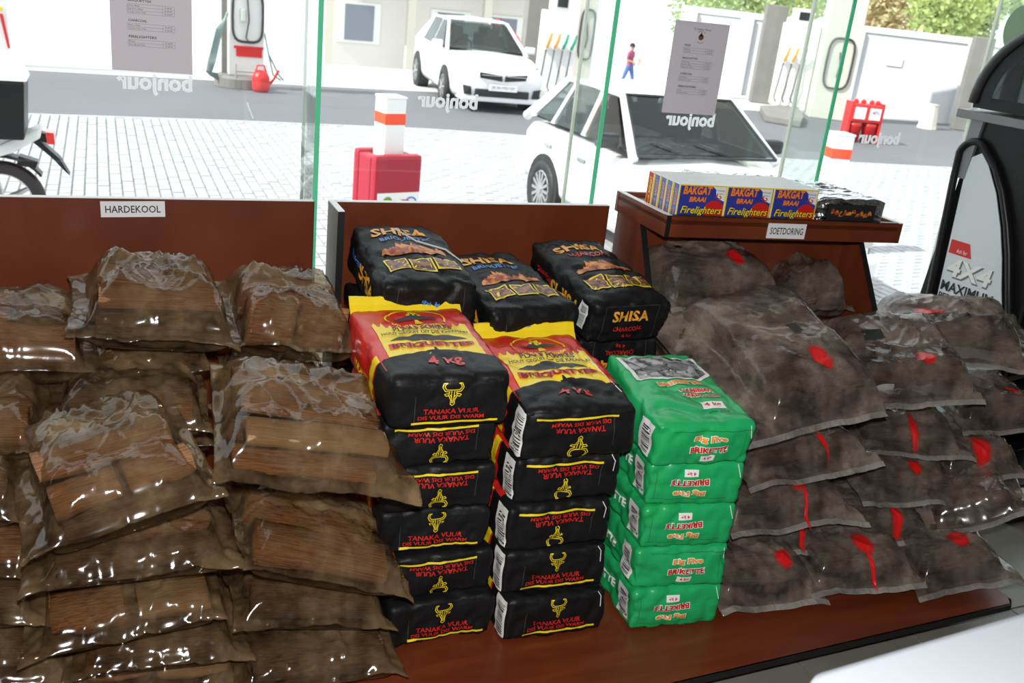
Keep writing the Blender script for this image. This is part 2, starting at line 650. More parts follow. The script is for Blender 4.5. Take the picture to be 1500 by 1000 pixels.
# ------------------------------------------------------------------ the forecourt
PAVM = mat('pale_paver', (0.34, 0.345, 0.36), 0.8, var=(1.3, 0.7, (0.41, 0.415, 0.43)))
SANDJ = mat('paver_joint', (0.27, 0.27, 0.275), 0.95)
ROADSHADE = mat('canopy_shade_road', (0.115, 0.115, 0.126), 0.85, var=(0.5, 0.8, (0.165, 0.165, 0.178)))  # driveway darkened in colour for the shade of a canopy that isn't modelled
CONC = mat('pale_forecourt_concrete', (0.50, 0.50, 0.50), 0.85, var=(0.4, 0.7, (0.58, 0.58, 0.57)))
EDG = [(-6, 13.9), (-0.6, 14.25), (1.6, 14.42), (4.6, 14.47), (5.9, 14.30), (10.5, 13.05), (13.7, 12.85), (24, 12.6)]
def edge_y(x):
    for (a, b), (c, d) in zip(EDG, EDG[1:]):
        if a <= x <= c:
            return b + (d - b) * (x - a) / (c - a)
    return 12.6
pav = struct(MB().add([(-6, 3.0, GZ - 0.012), (24, 3.0, GZ - 0.012)] + [(x, y, GZ - 0.012) for x, y in EDG[::-1]], [tuple(range(2 + len(EDG)))]).build('paving', SANDJ))
PW, PL = 0.112, 0.224
rnd = random.Random(5)
spots = []
nx = int(17.5 / PW)
for i in range(nx):
    x = -2.6 + PW * i
    y = 5.6 + (PL / 2 if i % 2 else 0)
    while y < edge_y(x) - PL / 2:
        spots.append((x, y))
        y += PL
def in_view(p):
    u, v = proj((p[0], p[1], GZ))
    return (0 < u < 470 and v < 290) or (462 < u < 480 and v < 420) or (1290 < u < 1385 and 285 < v < 430) or (470 < u < 760 and v < 300)
cand = sorted((depth((x, y, GZ)), x, y) for x, y in spots if in_view((x, y)))[:300]
near = set((x, y) for d, x, y in cand)
def paver_mb(x, y, dz, mb):
    a, b = PW / 2 - 0.004, PL / 2 - 0.004
    c = 0.006
    vs = [(x - a, y - b, GZ - 0.02), (x + a, y - b, GZ - 0.02), (x + a, y + b, GZ - 0.02), (x - a, y + b, GZ - 0.02),
          (x - a + c, y - b + c, GZ + dz), (x + a - c, y - b + c, GZ + dz), (x + a - c, y + b - c, GZ + dz), (x - a + c, y + b - c, GZ + dz)]
    mb.add(vs, [(4, 5, 6, 7), (0, 1, 5, 4), (1, 2, 6, 5), (2, 3, 7, 6), (3, 0, 4, 7)])
rest = MB()
pav_me = None
for x, y in spots:
    dz = rnd.uniform(-0.003, 0.003)
    if (x, y) in near:
        if pav_me is None:
            m = MB()
            paver_mb(0, 0, 0, m)
            o = m.build('paver', PAVM, pav)
            pav_me = o.data
        else:
            o = bpy.data.objects.new('paver', pav_me)
            C.objects.link(o)
            o.parent = pav
        o.location = (x, y, dz)
    else:
        paver_mb(x, y, dz, rest)
tag(rest.build('paver_field', PAVM, pav), kind='stuff')
# shade-coloured driveway band, then paler concrete that falls away towards the street
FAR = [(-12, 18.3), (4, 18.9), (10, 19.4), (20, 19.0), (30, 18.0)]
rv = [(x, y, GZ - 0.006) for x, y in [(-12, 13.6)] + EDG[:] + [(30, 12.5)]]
struct(MB().add(rv + [(x, y, GZ - 0.006) for x, y in FAR[::-1]], [tuple(range(len(rv) + len(FAR)))]).build('road', ROADSHADE))
gv = [(x, y, GZ - 0.004) for x, y in FAR]
gv2 = [(x, 23.0, GZ - 0.004) for x, y in FAR]
gv3 = [(x * 2.2 - 4, 62.0, GZ - 0.004 - 39 * 0.121) for x, y in FAR]
n = len(FAR)
struct(MB().add(gv + gv2 + gv3, [(i, i + 1, n + i + 1, n + i) for i in range(n - 1)] + [(n + i, n + i + 1, 2 * n + i + 1, 2 * n + i) for i in range(n - 1)]).build('ground', CONC))
# thin joint line in the driveway
a, b = atz(362, 150, GZ), atz(371, 174, GZ)
d = (b - a)
MB().prism([a + Vector((-0.01, 0, 0.0)), a + Vector((0.01, 0, 0)), b + Vector((0.01, 0, 0)), b + Vector((-0.01, 0, 0))], (0, 0, -0.004)).build('joint_strip', SANDJ, bpy.data.objects['road'])
# a darker repair patch of pavers
# ------------------------------------------------------------------ display platform and boards
pf = empty('display_platform', (0.8, 2.05, 0))
tag(pf, 'long low red-brown laminate platform under all the stacks of bags', 'platform')
def rel(o, par):
    """keep world placement while parenting"""
    o.parent = par
    o.matrix_parent_inverse = par.matrix_world.inverted()
    return o
bpy.context.view_layer.update()
FLc, FRc, BRc, BLc = Vector((-0.75, 1.444, DECK)), Vector((2.333, 1.547, DECK)), Vector((2.36, 2.665, DECK)), Vector((-0.75, 2.665, DECK))
rel(MB().prism([FLc, FRc + Vector((-0.02, 0, 0)), FRc + Vector((0, 0.02, 0)), BRc, BLc], (0, 0, -0.018)).build('top_board', LAMD), pf)
nrm = Vector((0.033, -1, 0)).normalized()
rel(MB().prism([FLc + nrm * 0.0022, FRc + nrm * 0.0022 + Vector((-0.02, 0, 0)), FRc + Vector((0.0022, 0.018, 0)), FRc + Vector((-0.004, 0.026, 0)), FRc + Vector((-0.02, 0.004, 0)), FLc + Vector((0, 0.002, 0))], (0, 0, -0.0185)).build('edging', EDGE), pf)
rel(MB().box((0.75, 1.75, 0.041), (2.7, 0.02, 0.082)).build('plinth_board', EDGE), pf)
rel(MB().box((0.75, 2.55, 0.041), (2.7, 0.02, 0.082)).build('plinth_board', EDGE), pf)

BT = 0.962
def board(x0, x1, label):
    b = tag(MB().box(((x0 + x1) / 2, 2.66, (DECK + BT) / 2), (x1 - x0, 0.018, BT - DECK)).build('back_board', LAM), label, 'display board', 'upright boards behind the bags')
    MB().box(((x0 + x1) / 2, 2.66, BT + 0.001), (x1 - x0, 0.019, 0.002)).build('top_edging', WHITE, b)
    MB().box((x1 + 0.001, 2.66, (DECK + BT) / 2), (0.002, 0.019, BT - DECK)).build('side_edging', EDGE, b)
    return b
b1 = board(-0.75, 0.532, 'wide red-brown laminate board behind the brown bags, carrying the HARDEKOOL sign')
b2 = board(0.596, 1.462, 'red-brown laminate board behind the black charcoal bags, with a side panel')
pf_ = atz(489, 312, BT - 0.004)
yf = pf_.y
sp = MB().box((0.585, (2.669 + yf) / 2, (DECK + BT) / 2), (0.018, 2.669 - yf, BT - DECK)).build('side_panel', mat('grey_brown_laminate', (0.20, 0.15, 0.14), 0.4), b2)
MB().box((0.585, (2.669 + yf) / 2, BT + 0.001), (0.0185, 2.669 - yf, 0.002)).build('top_edging', WHITE, sp)
MB().box((0.585, yf - 0.001, (DECK + BT) / 2), (0.0185, 0.002, BT - DECK)).build('side_edging', EDGE, sp)

# stand with the tray on top
TZ = 1.012
tBL, tFL, tFR = atz(904, 279, TZ), atz(978, 316, TZ), atz(1323, 328, TZ)
tBR = tFR + (tBL - tFL)
st = empty('tray_stand', (tBL + tFR) / 2 * 1)
st.location.z = DECK
tag(st, 'red-brown stand with a shallow tray on top, behind the red-spotted bags', 'display stand')
bpy.context.view_layer.update()
TH = 0.062
def wallboard(name, p, q, h, th, inward, mats, parent=st):
    d = (q - p).normalized()
    nrm = Vector((-d.y, d.x, 0)) * inward * th
    o = rel(MB().prism([p, q, q + nrm, p + nrm], (0, 0, -h)).build(name, mats), parent)
    return o
def cap(p, q, th, inward, parent):
    d = (q - p).normalized()
    nrm = Vector((-d.y, d.x, 0)) * inward * th
    u = Vector((0, 0, 0.002))
    rel(MB().prism([p + u, q + u, q + nrm + u, p + nrm + u], (0, 0, -0.002)).build('top_edging', WHITE), parent)
sidem = mat('light_red_laminate', (0.30, 0.075, 0.035), 0.35)
o = wallboard('tray_side', tBL, tFL, TH, 0.016, 1, LAM); cap(tBL, tFL, 0.016, 1, o)
o = wallboard('tray_side', tBR, tFR, TH, 0.016, -1, LAM); cap(tBR, tFR, 0.016, -1, o)
o = wallboard('tray_front', tFL, tFR, TH, 0.016, 1, LAM)
rel(MB().prism([tFL + Vector((0, 0, 0.0015)), tFR + Vector((0, 0, 0.0015)), tFR + Vector((0, 0.016, 0.0015)), tFL + Vector((0, 0.016, 0.0015))], (0, 0, -0.002)).build('top_edging', EDGE), o)
rel(MB().prism([tFL + Vector((-0.001, -0.0015, 0)), tFL + Vector((0.014, -0.0015, 0)), tFL + Vector((0.014, 0.001, 0)), tFL + Vector((-0.001, 0.001, 0))], (0, 0, -TH)).build('side_edging', EDGE), o)
o = wallboard('tray_back', tBL, tBR, TH, 0.016, -1, LAM)
dz = Vector((0, 0, -TH + 0.012 + 0.038))
rel(MB().prism([tBL + dz, tFL + dz, tFR + dz, tBR + dz], (0, 0, -0.012)).build('tray_base', LAM), st)
# legs: side panels that splay forwards towards the deck, and a panel between them
xd = (tFR - tFL).normalized()
yd = (tBL - tFL).normalized()
zt = TZ - TH - 0.001
for k, off in ((0, 0.012), (1, (tFR - tFL).length - 0.022)):
    bb = tBL + xd * off
    dep = (tBL - tFL).length
    run = 0.16 if k == 0 else 0.20
    pts = [bb, bb - yd * dep * 0.46, bb - yd * (dep * 0.46 + run), bb - yd * (dep * 0.46 + run), bb]
    zz = [zt, zt, zt - 0.29, DECK, DECK]
    P4 = [Vector((p.x, p.y, z)) for p, z in zip(pts, zz)]
    s_ = rel(MB().prism(P4, xd * 0.018).build('side_panel', LAM), st)
    e = P4[1] - yd * 0.002, P4[2] - yd * 0.002
    rel(MB().prism([P4[1], P4[1] - yd * 0.003, P4[2] - yd * 0.003, P4[2]], xd * 0.0185).build('side_edging', EDGE), s_)
pb0, pb1 = tBL + xd * 0.03 - yd * 0.10, tBL + xd * ((tFR - tFL).length - 0.022) - yd * 0.10
rel(MB().prism([Vector((pb0.x, pb0.y, DECK)), Vector((pb1.x, pb1.y, DECK)), Vector((pb1.x, pb1.y, zt)), Vector((pb0.x, pb0.y, zt))], yd * 0.016).build('back_panel', LAM), st)

def sign(name, text, px, py, S_o, X, w, h, label):
    t = tag(MB().box((0, 0, 0), (w, 0.0012, h)).build(name, PAPER), label, 'sign')
    X = Vector(X).normalized()
    Y = Vector((0, 0, 1)).cross(X)
    t.matrix_world = frame(S_o - Y * 0.0014, X, Y, (0, 0, 1))
    decal('lettering', INK, plane((0, -0.0008, 0), (1, 0, 0), (0, 0, 1)), [tx(text, h * 0.46, w * 0.86, off=0.012)], 0.0004, t)
    return t
sign('paper_sign', 'HARDEKOOL', 0, 0, aty(195, 306, 2.651), (1, 0, 0.035), 0.157, 0.042, 'white paper sign reading HARDEKOOL on the left board')
p = tFL + xd * ((tFR - tFL).length * 0.492) + Vector((0, 0, -0.034))
sign('paper_sign', 'SOETDORING', 0, 0, p, xd, 0.132, 0.046, 'white paper sign reading SOETDORING on the tray front')

# ------------------------------------------------------------------ things stuck on the glass
VINYL = sheet_mat('white_vinyl', (0.95, 0.95, 0.95), 0.6)
NOTICE = sheet_mat('notice_paper', (0.74, 0.70, 0.745), 0.30)
def bonjour(px, py, label, w=0.195):
    c = aty(px, py, GLASS + 0.005)
    e = empty('window_sticker', c)
    tag(e, label, 'sticker', 'white shop-name stickers on the window panes')
    V, F = tx('bonjour', 0.062, w, off=0.035)
    V = [(-a, b) for a, b in V]
    mb = MB().add([(a, 0, b) for a, b in V], F).add([(a, 0.0012, b) for a, b in V], F)
    mb.build('lettering', VINYL, e)
bonjour(227, 124, 'white mirrored lettering sticker under the left price list')
bonjour(656, 151, 'white mirrored lettering sticker in front of the white sedan')
bonjour(1011, 178, 'white mirrored lettering sticker on the hatchback windscreen, under the right price list')
bonjour(1288, 205, 'white mirrored lettering sticker beside the red bin unit outside')

def price_list(cx, ztop, label, emblem, w=0.21, h=0.297, tilt=0.0):
    t = tag(MB().box((0, 0, 0), (w, 0.0008, h)).build('price_list', NOTICE), label, 'notice', 'printed price lists taped to the window')
    t.location = (cx, GLASS - 0.0065, ztop - h / 2)
    t.rotation_euler = (0, tilt, 0)
    S = plane((0, -0.0005, 0), (1, 0, 0), (0, 0, 1))
    hd, body, lines = [], [], []
    y = h / 2 - 0.075
    hd.append(mv(tx('Tin Roberts Wood', 0.0065, 0.066), 0.0, h / 2 - 0.022))
    for head, rows in (('WOOD', ['Hardekool', 'Soetdoring']), ('BRIQUETTES', ['Shisa (4kg)', 'Big Five (4kg)', 'Tanaka Vuur (4kg)']), ('CHARCOAL', ['Shisa (4kg)', 'Tanaka Vuur (4kg)']), ('FIRELIGHTERS', ['Bakgat', 'Fire Brick Foil'])):
        hd.append(mv(tx(head, 0.0065, 0.0058 * len(head), off=0.02), -0.058 + 0.0029 * len(head), y))
        y -= 0.0125
        y1 = y + 0.0045
        for r in rows:
            body.append(mv(tx(r, 0.0042, 0.0026 * len(r)), -0.058 + 0.0013 * len(r), y))
            body.append(mv(tx('R 44.99', 0.0042, 0.018), 0.043, y))
            lines.append(mv(rect(0.118, 0.0006), -0.001, y - 0.0038))
            y -= 0.0082
        lines.append(mv(rect(0.118, 0.0006), -0.001, y1))
        for xx in (-0.06, 0.028, 0.058):
            lines.append(mv(rect(0.0006, y1 - y - 0.0044), xx, (y1 + y + 0.0044) / 2))
        y -= 0.0125
    decal('lettering', INK, S, hd + body, 0.0003, t)
    decal('table_lines', GREYINK, S, lines, 0.0002, t)
    em = decal('emblem', mat('emblem_brown', (0.20, 0.06, 0.04), 0.6), S, [mv(ell(0.010, 0.0095), 0, h / 2 - 0.047), mv(pl((-0.006, -0.002), (0.006, -0.002), (0, 0.012)), 0, h / 2 - 0.041)], 0.0003, t)
    decal('emblem_text', INK, S, [mv(tx('Tafel Hout', 0.004, 0.03, arc=0.006), 0, h / 2 - 0.033), mv(tx('Namibia', 0.004, 0.024, arc=-0.004), 0, h / 2 - 0.061)], 0.0003, t)
    for a in (-0.095, 0.095):
        MB().box((a, -0.0007, h / 2 - 0.006), (0.014, 0.0004, 0.010)).build('tape', mat('clear_tape', (0.7, 0.7, 0.68), 0.2), t)
    return t
price_list(0.129, 1.26 + 0.297, 'white printed price list on the left window pane, cut by the picture top', True, w=0.205)
price_list(1.838, 1.528, 'white printed price list with small emblem, above the hatchback', True)
ov = tag(MB().cyl((0, 0, 0), (0, 0.0012, 0), 0.092, 40).build('round_sticker', sheet_mat('green_sticker', (0.24, 0.40, 0.09), 0.6)), 'round green sticker on the glass above the black oil rack', 'sticker')
ov.location = aty(1497, 44, GLASS - 0.008)

# ------------------------------------------------------------------ paper charcoal and briquette bags
class Sack:
    """a filled paper bag lying flat: front end (its bottom) at y=0, length l, laid on z=0"""
    def __init__(s, w, l, t, r=0.013, taper=0.0, flare=0.0, bul=0.008, bulf=0.004, amp=0.005, seed=0, sag=0.0):
        s.w, s.l, s.t, s.r, s.taper, s.flare, s.bul, s.bulf, s.amp, s.sag = w, l, t, r, taper, flare, bul, bulf, amp, sag
        s.o = Vector((seed * 7.31, seed * 3.77, seed * 1.93))
    def pt(s, q, h=0.0):
        w, l, t, r = s.w, s.l, s.t, s.r
        x, y, z = q
        inner = Vector((max(-w / 2 + r, min(w / 2 - r, x)), max(r, min(l - r, y)), max(r, min(t - r, z))))
        d = Vector(q) - inner
        dl = d.length
        d = d / dl if dl > 1e-9 else Vector((0, 0, 1))
        p = inner + d * (r + h)
        a, b, c = 2 * x / w, 2 * y / l - 1, 2 * z / t - 1
        if c > 0:
            p.z += s.bul * (1 - a * a) * (1 - b ** 4) * c
        if b < 0:
            p.y -= s.bulf * (1 - a * a) * (1 - c * c) * -b
        p.x += s.bulf * (1 - b * b) * (1 - c * c) * a
        # crumpled paper
        P = Vector((x, y, z)) + s.o
        n1 = noise.noise(P * 13)
        n2 = noise.noise(P * 31 + Vector((5, 5, 5)))
        cr = crease(P + Vector((3, 1, 7)), 9) ** 3
        c2 = crease(Vector((P.x + P.y * 0.6, P.y * 0.5, P.z * 1.3 + 4)), 14) ** 4
        p += d * (s.amp * (n1 * 1.0 + n2 * 0.6 - cr * 0.8 - c2 * 0.7))
        p.x += noise.noise(P * 8 + Vector((9, 2, 4))) * s.amp * 1.2
        # the mouth end thins out, the far end may flare
        k = smooth01((y / l - 0.45) / 0.55)
        p.z *= 1 - s.taper * k
        p.x *= 1 + s.flare * y / l
        p.z -= s.sag * abs(a) ** 2 * (1 if c > 0 else 0)
        if p.z < 0.001:
            p.z = 0.001
        return p
    def top(s, a, b, h):
        return s.pt((a, b, s.t), h)
    def front(s, a, b, h):
        return s.pt((a, 0, b), h)
    def front_flip(s, a, b, h):
        return s.pt((-a, 0, s.t - b), h)
    def left(s, a, b, h):          # seen from -x: a runs towards the front, b up
        return s.pt((-s.w / 2, s.l - a, b), h)
    def right(s, a, b, h):
        return s.pt((s.w / 2, a, b), h)
    def body(s, name, mats, pick=None, n=(34, 42, 15), parent=None):
        nx, ny, nz = n
        mb = MB()
        w, l, t = s.w, s.l, s.t
        def grid(f, na, nb):
            o = len(mb.v)
            qs = []
            for i in range(na + 1):
                for j in range(nb + 1):
                    q = f(i / na, j / nb)
                    qs.append(q)
                    mb.v.append(tuple(s.pt(q)))
            for i in range(na):
                for j in range(nb):
                    A, B, Cc, D = i * (nb + 1) + j, (i + 1) * (nb + 1) + j, (i + 1) * (nb + 1) + j + 1, i * (nb + 1) + j + 1
                    mb.f.append((o + A, o + B, o + Cc, o + D))
                    cq = [(qs[A][k] + qs[Cc][k]) / 2 for k in range(3)]
                    mb.m.append(pick(cq) if pick else 0)
        grid(lambda u, v: ((u - .5) * w, v * l, t), nx, ny)
        grid(lambda u, v: ((u - .5) * w, v * l, 0), nx, ny)
        grid(lambda u, v: ((u - .5) * w, 0, v * t), nx, nz)
        grid(lambda u, v: ((u - .5) * w, l, v * t), nx, nz)
        grid(lambda u, v: (-w / 2, u * l, v * t), ny, nz)
        grid(lambda u, v: (w / 2, u * l, v * t), ny, nz)
        o = mb.build(name, mats, parent)
        bm = bmesh.new()
        bm.from_mesh(o.data)
        bmesh.ops.remove_doubles(bm, verts=bm.verts, dist=2e-4)
        bmesh.ops.recalc_face_normals(bm, faces=bm.faces)
        bm.to_mesh(o.data)
        bm.free()
        o.data.shade_smooth()
        return o

def barcode(S, cx, cy, w, h, parent, seed=1, rot=False):
    lab = decal('barcode_label', WHITE, S, [mv(rect(w, h), cx, cy)], 0.0012, parent, cut=0.012)
    rn = random.Random(seed)
    bars, b = [], -h * 0.40
    while b < h * 0.38:
        k = rn.choice((0.0012, 0.002, 0.003)) * h / 0.08
        bars.append(mv(rect(w * 0.62, k), cx + w * 0.06, cy + b))
        b += k + rn.choice((0.0014, 0.002, 0.003)) * h / 0.08
    decal('barcode', INK, S, bars, 0.0018, lab, cut=0.02)
    return lab

def thread(S, pts, parent, m=None, r=0.0011):
    P = [S(a, b, 0.003) for a, b in pts]
    return MB().tube(P, r, 5).build('thread', m or WHITE, parent)

def flame_band(y0, y1, w, seed, n=13):
    """yellow field with a licking flame edge along its far side"""
    rn = random.Random(seed)
    V, F = [], []
    top = []
    for i in range(n * 3 + 1):
        x = -w / 2 + w * i / (n * 3)
        k = i % 3
        dy = (0.0, 0.010 + rn.random() * 0.016, -0.004 + rn.random() * 0.008)[k]
        dy += 0.030 * (abs(2 * x / w) ** 2)
        top.append((x, y1 - 0.022 + dy))
    m = len(top)
    for (x, y) in top:
        V += [(x, y0), (x, (y0 + y1) / 2 - 0.01), (x, y)]
    for i in range(m - 1):
        for k in range(2):
            F.append((3 * i + k, 3 * i + 3 + k, 3 * i + 4 + k, 3 * i + 1 + k))
    return V, F

def arch(w, h0, h1, n=20):
    """field from y=0 with a bowed far edge and a small nick of a trunk in the middle"""
    V, F = [], []
    for i in range(n + 1):
        x = -w / 2 + w * i / n
        V += [(x, -0.03), (x, h0 + (h1 - h0) * (1 - (2 * x / w) ** 2))]
    for i in range(n):
        F.append((2 * i, 2 * i + 2, 2 * i + 3, 2 * i + 1))
    return V, F

def tree_shape(w, h):
    """umbrella thorn tree: flat crown with ragged edge, trunk below"""
    rn = random.Random(3)
    up, lo = [], []
    n = 14
    for i in range(n + 1):
        t = -1 + 2 * i / n
        up.append((t * w / 2, h * 0.35 + h * 0.65 * (1 - t * t) ** 0.7 * (0.75 + 0.25 * rn.random())))
        lo.append((t * w / 2, h * 0.30 + h * 0.06 * rn.random() - h * 0.1 * (1 - t * t)))
    V, F = [], []
    for a, b in zip(lo, up):
        V += [a, b]
    for i in range(n):
        F.append((2 * i, 2 * i + 2, 2 * i + 3, 2 * i + 1))
    return V, F

def bull(h):
    """line drawing of a horned skull"""
    k = h / 0.05
    P = lambda L: [(a * k, b * k) for a, b in L]
    S = []
    w = 0.0018 * k
    horn = [(-0.006, 0.012), (-0.015, 0.013), (-0.019, 0.019), (-0.017, 0.025), (-0.012, 0.027)]
    horn2 = [(-0.006, 0.008), (-0.018, 0.009), (-0.0235, 0.018), (-0.020, 0.027), (-0.012, 0.027)]
    face = [(-0.008, 0.009), (-0.009, -0.002), (-0.004, -0.012), (-0.005, -0.021), (0, -0.025)]
    ear = [(-0.009, 0.004), (-0.019, 0.002), (-0.015, -0.003), (-0.009, -0.001)]
    eye = [(-0.006, 0.0), (-0.002, -0.006)]
    mid = [(-0.003, 0.010), (-0.003, -0.004), (-0.001, -0.019)]
    for L in (horn, horn2, face, ear, eye, mid):
        S.append(line(P(L), w))
        S.append(line(P([(-a, b) for a, b in L]), w))
    S.append(line(P([(-0.006, 0.012), (0.006, 0.012)]), w))
    return S

def red_front(root, s, flip=False, full=True):
    S = s.front_flip if flip else s.front
    c = s.t * 0.5
    decal('emblem', YEL, S, [mv(x, 0.0, c + s.t * 0.19) for x in bull(s.t * 0.40)], 0.0016, root)
    decal('lettering', RED, S, [mv(tx('TANAKA VUUR', 0.0125, 0.125, off=0.02), 0.0, c - s.t * 0.12), mv(tx('DIS VUUR DIS WARM', 0.0095, 0.150, off=0.02), 0.0, c - s.t * 0.24)], 0.0016, root)
    decal('yellow_line', YEL, S, [mv(rect(s.w * 0.72, 0.005), 0.01, c - s.t * 0.34)], 0.0018, root, cut=0.02)
    for x in (-0.083,):
        decal('fold_line', mat('scuffed_black', (0.05, 0.05, 0.05), 0.5), S, [mv(rect(0.0012, s.t * 0.55), x, c - 0.01)], 0.0012, root, cut=0.02)

def red_black_body(s):
    return s.body('briquette_bag', [KRAFTB, REDBAG], lambda q: 1 if q[1] > (0.105 if q[2] < s.t * 0.98 else 0.06) and abs(q[2]) > 0.0 else 0)

def red_sack(s, flip, lab, cat='bag', group='red and yellow briquette bags', front=True):
    root = red_black_body(s)
    tag(root, lab, cat, group)
    if front:
        red_front(root, s, flip)
    # left gusset: yellow band and the edge of the barcode
    S = s.left
    decal('yellow_band', YEL, S, [pl((s.l - 0.150, 0.0), (s.l - 0.120, 0.0), (s.l - 0.105, s.t), (s.l - 0.135, s.t))], 0.0012, root, cut=0.015)
    return root

def red_top(root, s, full):
    S = s.top
    w = s.w
    L = s.l
    k = L / 0.40
    decal('flame_print', YEL, S, [flame_band(0.085 * k, 0.272 * k, w * 0.80, 4)], 0.0012, root, cut=0.016)
    decal('black_field', KRAFTB, S, [arch(w * 0.97, 0.100 * k, 0.128 * k), mv(pl((-0.006, 0.12 * k), (0.006, 0.12 * k), (0.002, 0.142 * k), (-0.002, 0.142 * k)), 0, 0)], 0.0018, root, cut=0.016)
    decal('lettering', RED, S, [mv(tx('4 kg', 0.048, 0.078, off=0.02), 0.002, 0.066 * k)], 0.0042, root, cut=0.02)
    decal('tree_print', INK, S, [mv(tree_shape(w * 0.66, 0.052), 0.0, 0.168 * k)], 0.0022, root, cut=0.02)
    decal('lettering', RED, S, [mv(tx('BRIQUETTES', 0.028, w * 0.72, off=0.10), 0, 0.155 * k)], 0.0034, root, cut=0.03)
    decal('lettering', INK, S, [mv(tx('BRIQUETTES', 0.021, w * 0.66, off=0.0), 0, 0.155 * k), mv(tx('PLAAS FORRES', 0.023, w * 0.50, off=0.02), 0, 0.249 * k), mv(tx('HOUT GEGUIT UIT DIE KALAHARI', 0.014, w * 0.74, off=0.02), 0, 0.225 * k)], 0.0044, root, cut=0.03)
    # round emblem on the red field : ring, thorn tree, lettering under it
    e = [mv(ring(0.072, 0.056, 0.0045, 28, -0.35, math.pi + 0.35), 0, 0.316 * k)]
    e.append(mv(tx('DIS VUUR DIS WARM', 0.012, 0.125, off=0.03, arc=-0.022), 0, 0.284 * k))
    e.append(mv(pl((-0.010, -0.03), (0.010, -0.03), (0.004, 0.0), (-0.004, 0.0)), 0, 0.305 * k))
    e.append(mv(rect(0.034, 0.012), 0, 0.333 * k))
    e.append(mv(rect(0.022, 0.022), 0, 0.343 * k))
    decal('emblem', YEL, S, e, 0.0020, root, cut=0.03)
    decal('tree_print', INK, S, [mv(tree_shape(0.105, 0.032), 0, 0.300 * k)] + [mv(rect(0.006, 0.010), a, 0.334 * k) for a in (-0.006, 0.006)], 0.0026, root, cut=0.03)
    # left side lettering
    decal('lettering', YEL, s.left, [mv(tx('BRIQUETTES', 0.020, 0.16, off=0.02), s.l - 0.20, s.t * 0.35)], 0.0016, root)
    # folded yellow mouth of the bag standing up at the far end
    mb = MB()
    n = 14
    for i in range(n + 1):
        u = i / n - 0.5
        x = u * w * (1 + s.flare) * 0.97
        z = s.t * (1 - s.taper)
        wob = 0.004 * noise.noise(Vector((x * 20, s.o.x, 1)))
        for (dy, dz2) in ((-0.012, -0.010), (0.010, 0.010 + wob), (0.022, 0.027 + wob), (0.027, 0.027 + wob), (0.018, 0.008 + wob), (-0.004, -0.014)):
            mb.v.append((x, s.l + dy - 0.01, z + dz2))
    for i in range(n):
        for j in range(6):
            a, b = i * 6 + j, i * 6 + (j + 1) % 6
            mb.f.append((a, b, b + 6, a + 6))
            mb.m.append(0)
    mb.f += [tuple(range(6)), tuple(range(n * 6, n * 6 + 6))]
    mb.m += [0, 0]
    mb.build('folded_mouth', YEL, root, smooth=False)

def green_front(root, s, flip):
    S = s.front_flip if flip else s.front
    c = s.t / 2
    decal('label_box', WHITE, S, [mv(rect(0.036, 0.017), 0.012, c - s.t * 0.27)], 0.0014, root, cut=0.02)
    decal('lettering', WHITE, S, [mv(tx('Big Five', 0.021, 0.084, off=0.10), 0.012, c + s.t * 0.17), mv(tx('BRIKETTE', 0.018, 0.100, off=0.10), 0.012, c - s.t * 0.06)], 0.0016, root)
    decal('lettering', ORG, S, [mv(tx('Big Five', 0.018, 0.080, off=0.045), 0.012, c + s.t * 0.17)], 0.0022, root)
    decal('lettering', RED, S, [mv(tx('BRIKETTE', 0.015, 0.096, off=0.045), 0.012, c - s.t * 0.06), mv(tx('4 kg', 0.011, 0.024, off=0.03), 0.012, c - s.t * 0.27)], 0.0022, root)
    decal('seam_line', mat('seam_green', (0.008, 0.16, 0.06), 0.5), S, [mv(rect(s.w * 0.8, 0.0015), 0.012, c + s.t * (0.31 if flip else 0.36)), mv(rect(0.0015, s.t * 0.6), s.w * 0.40, c)], 0.0013, root, cut=0.02)

def green_sack(s, flip, lab):
    root = s.body('briquette_bag', GREEN)
    tag(root, lab, 'bag', 'green briquette bags')
    green_front(root, s, flip)
    barcode(s.left, s.l - 0.052, s.t * 0.5, 0.055, s.t * 0.72, root, 7)
    decal('lettering', WHITE, s.left, [mv(tx('BRIKETTE', 0.022, 0.14, off=0.04), s.l - 0.19, s.t * 0.5)], 0.0016, root)
    thread(s.front, [(s.w * 0.43, s.t * 0.95), (s.w * 0.46, s.t * 0.66)], root)
    return root

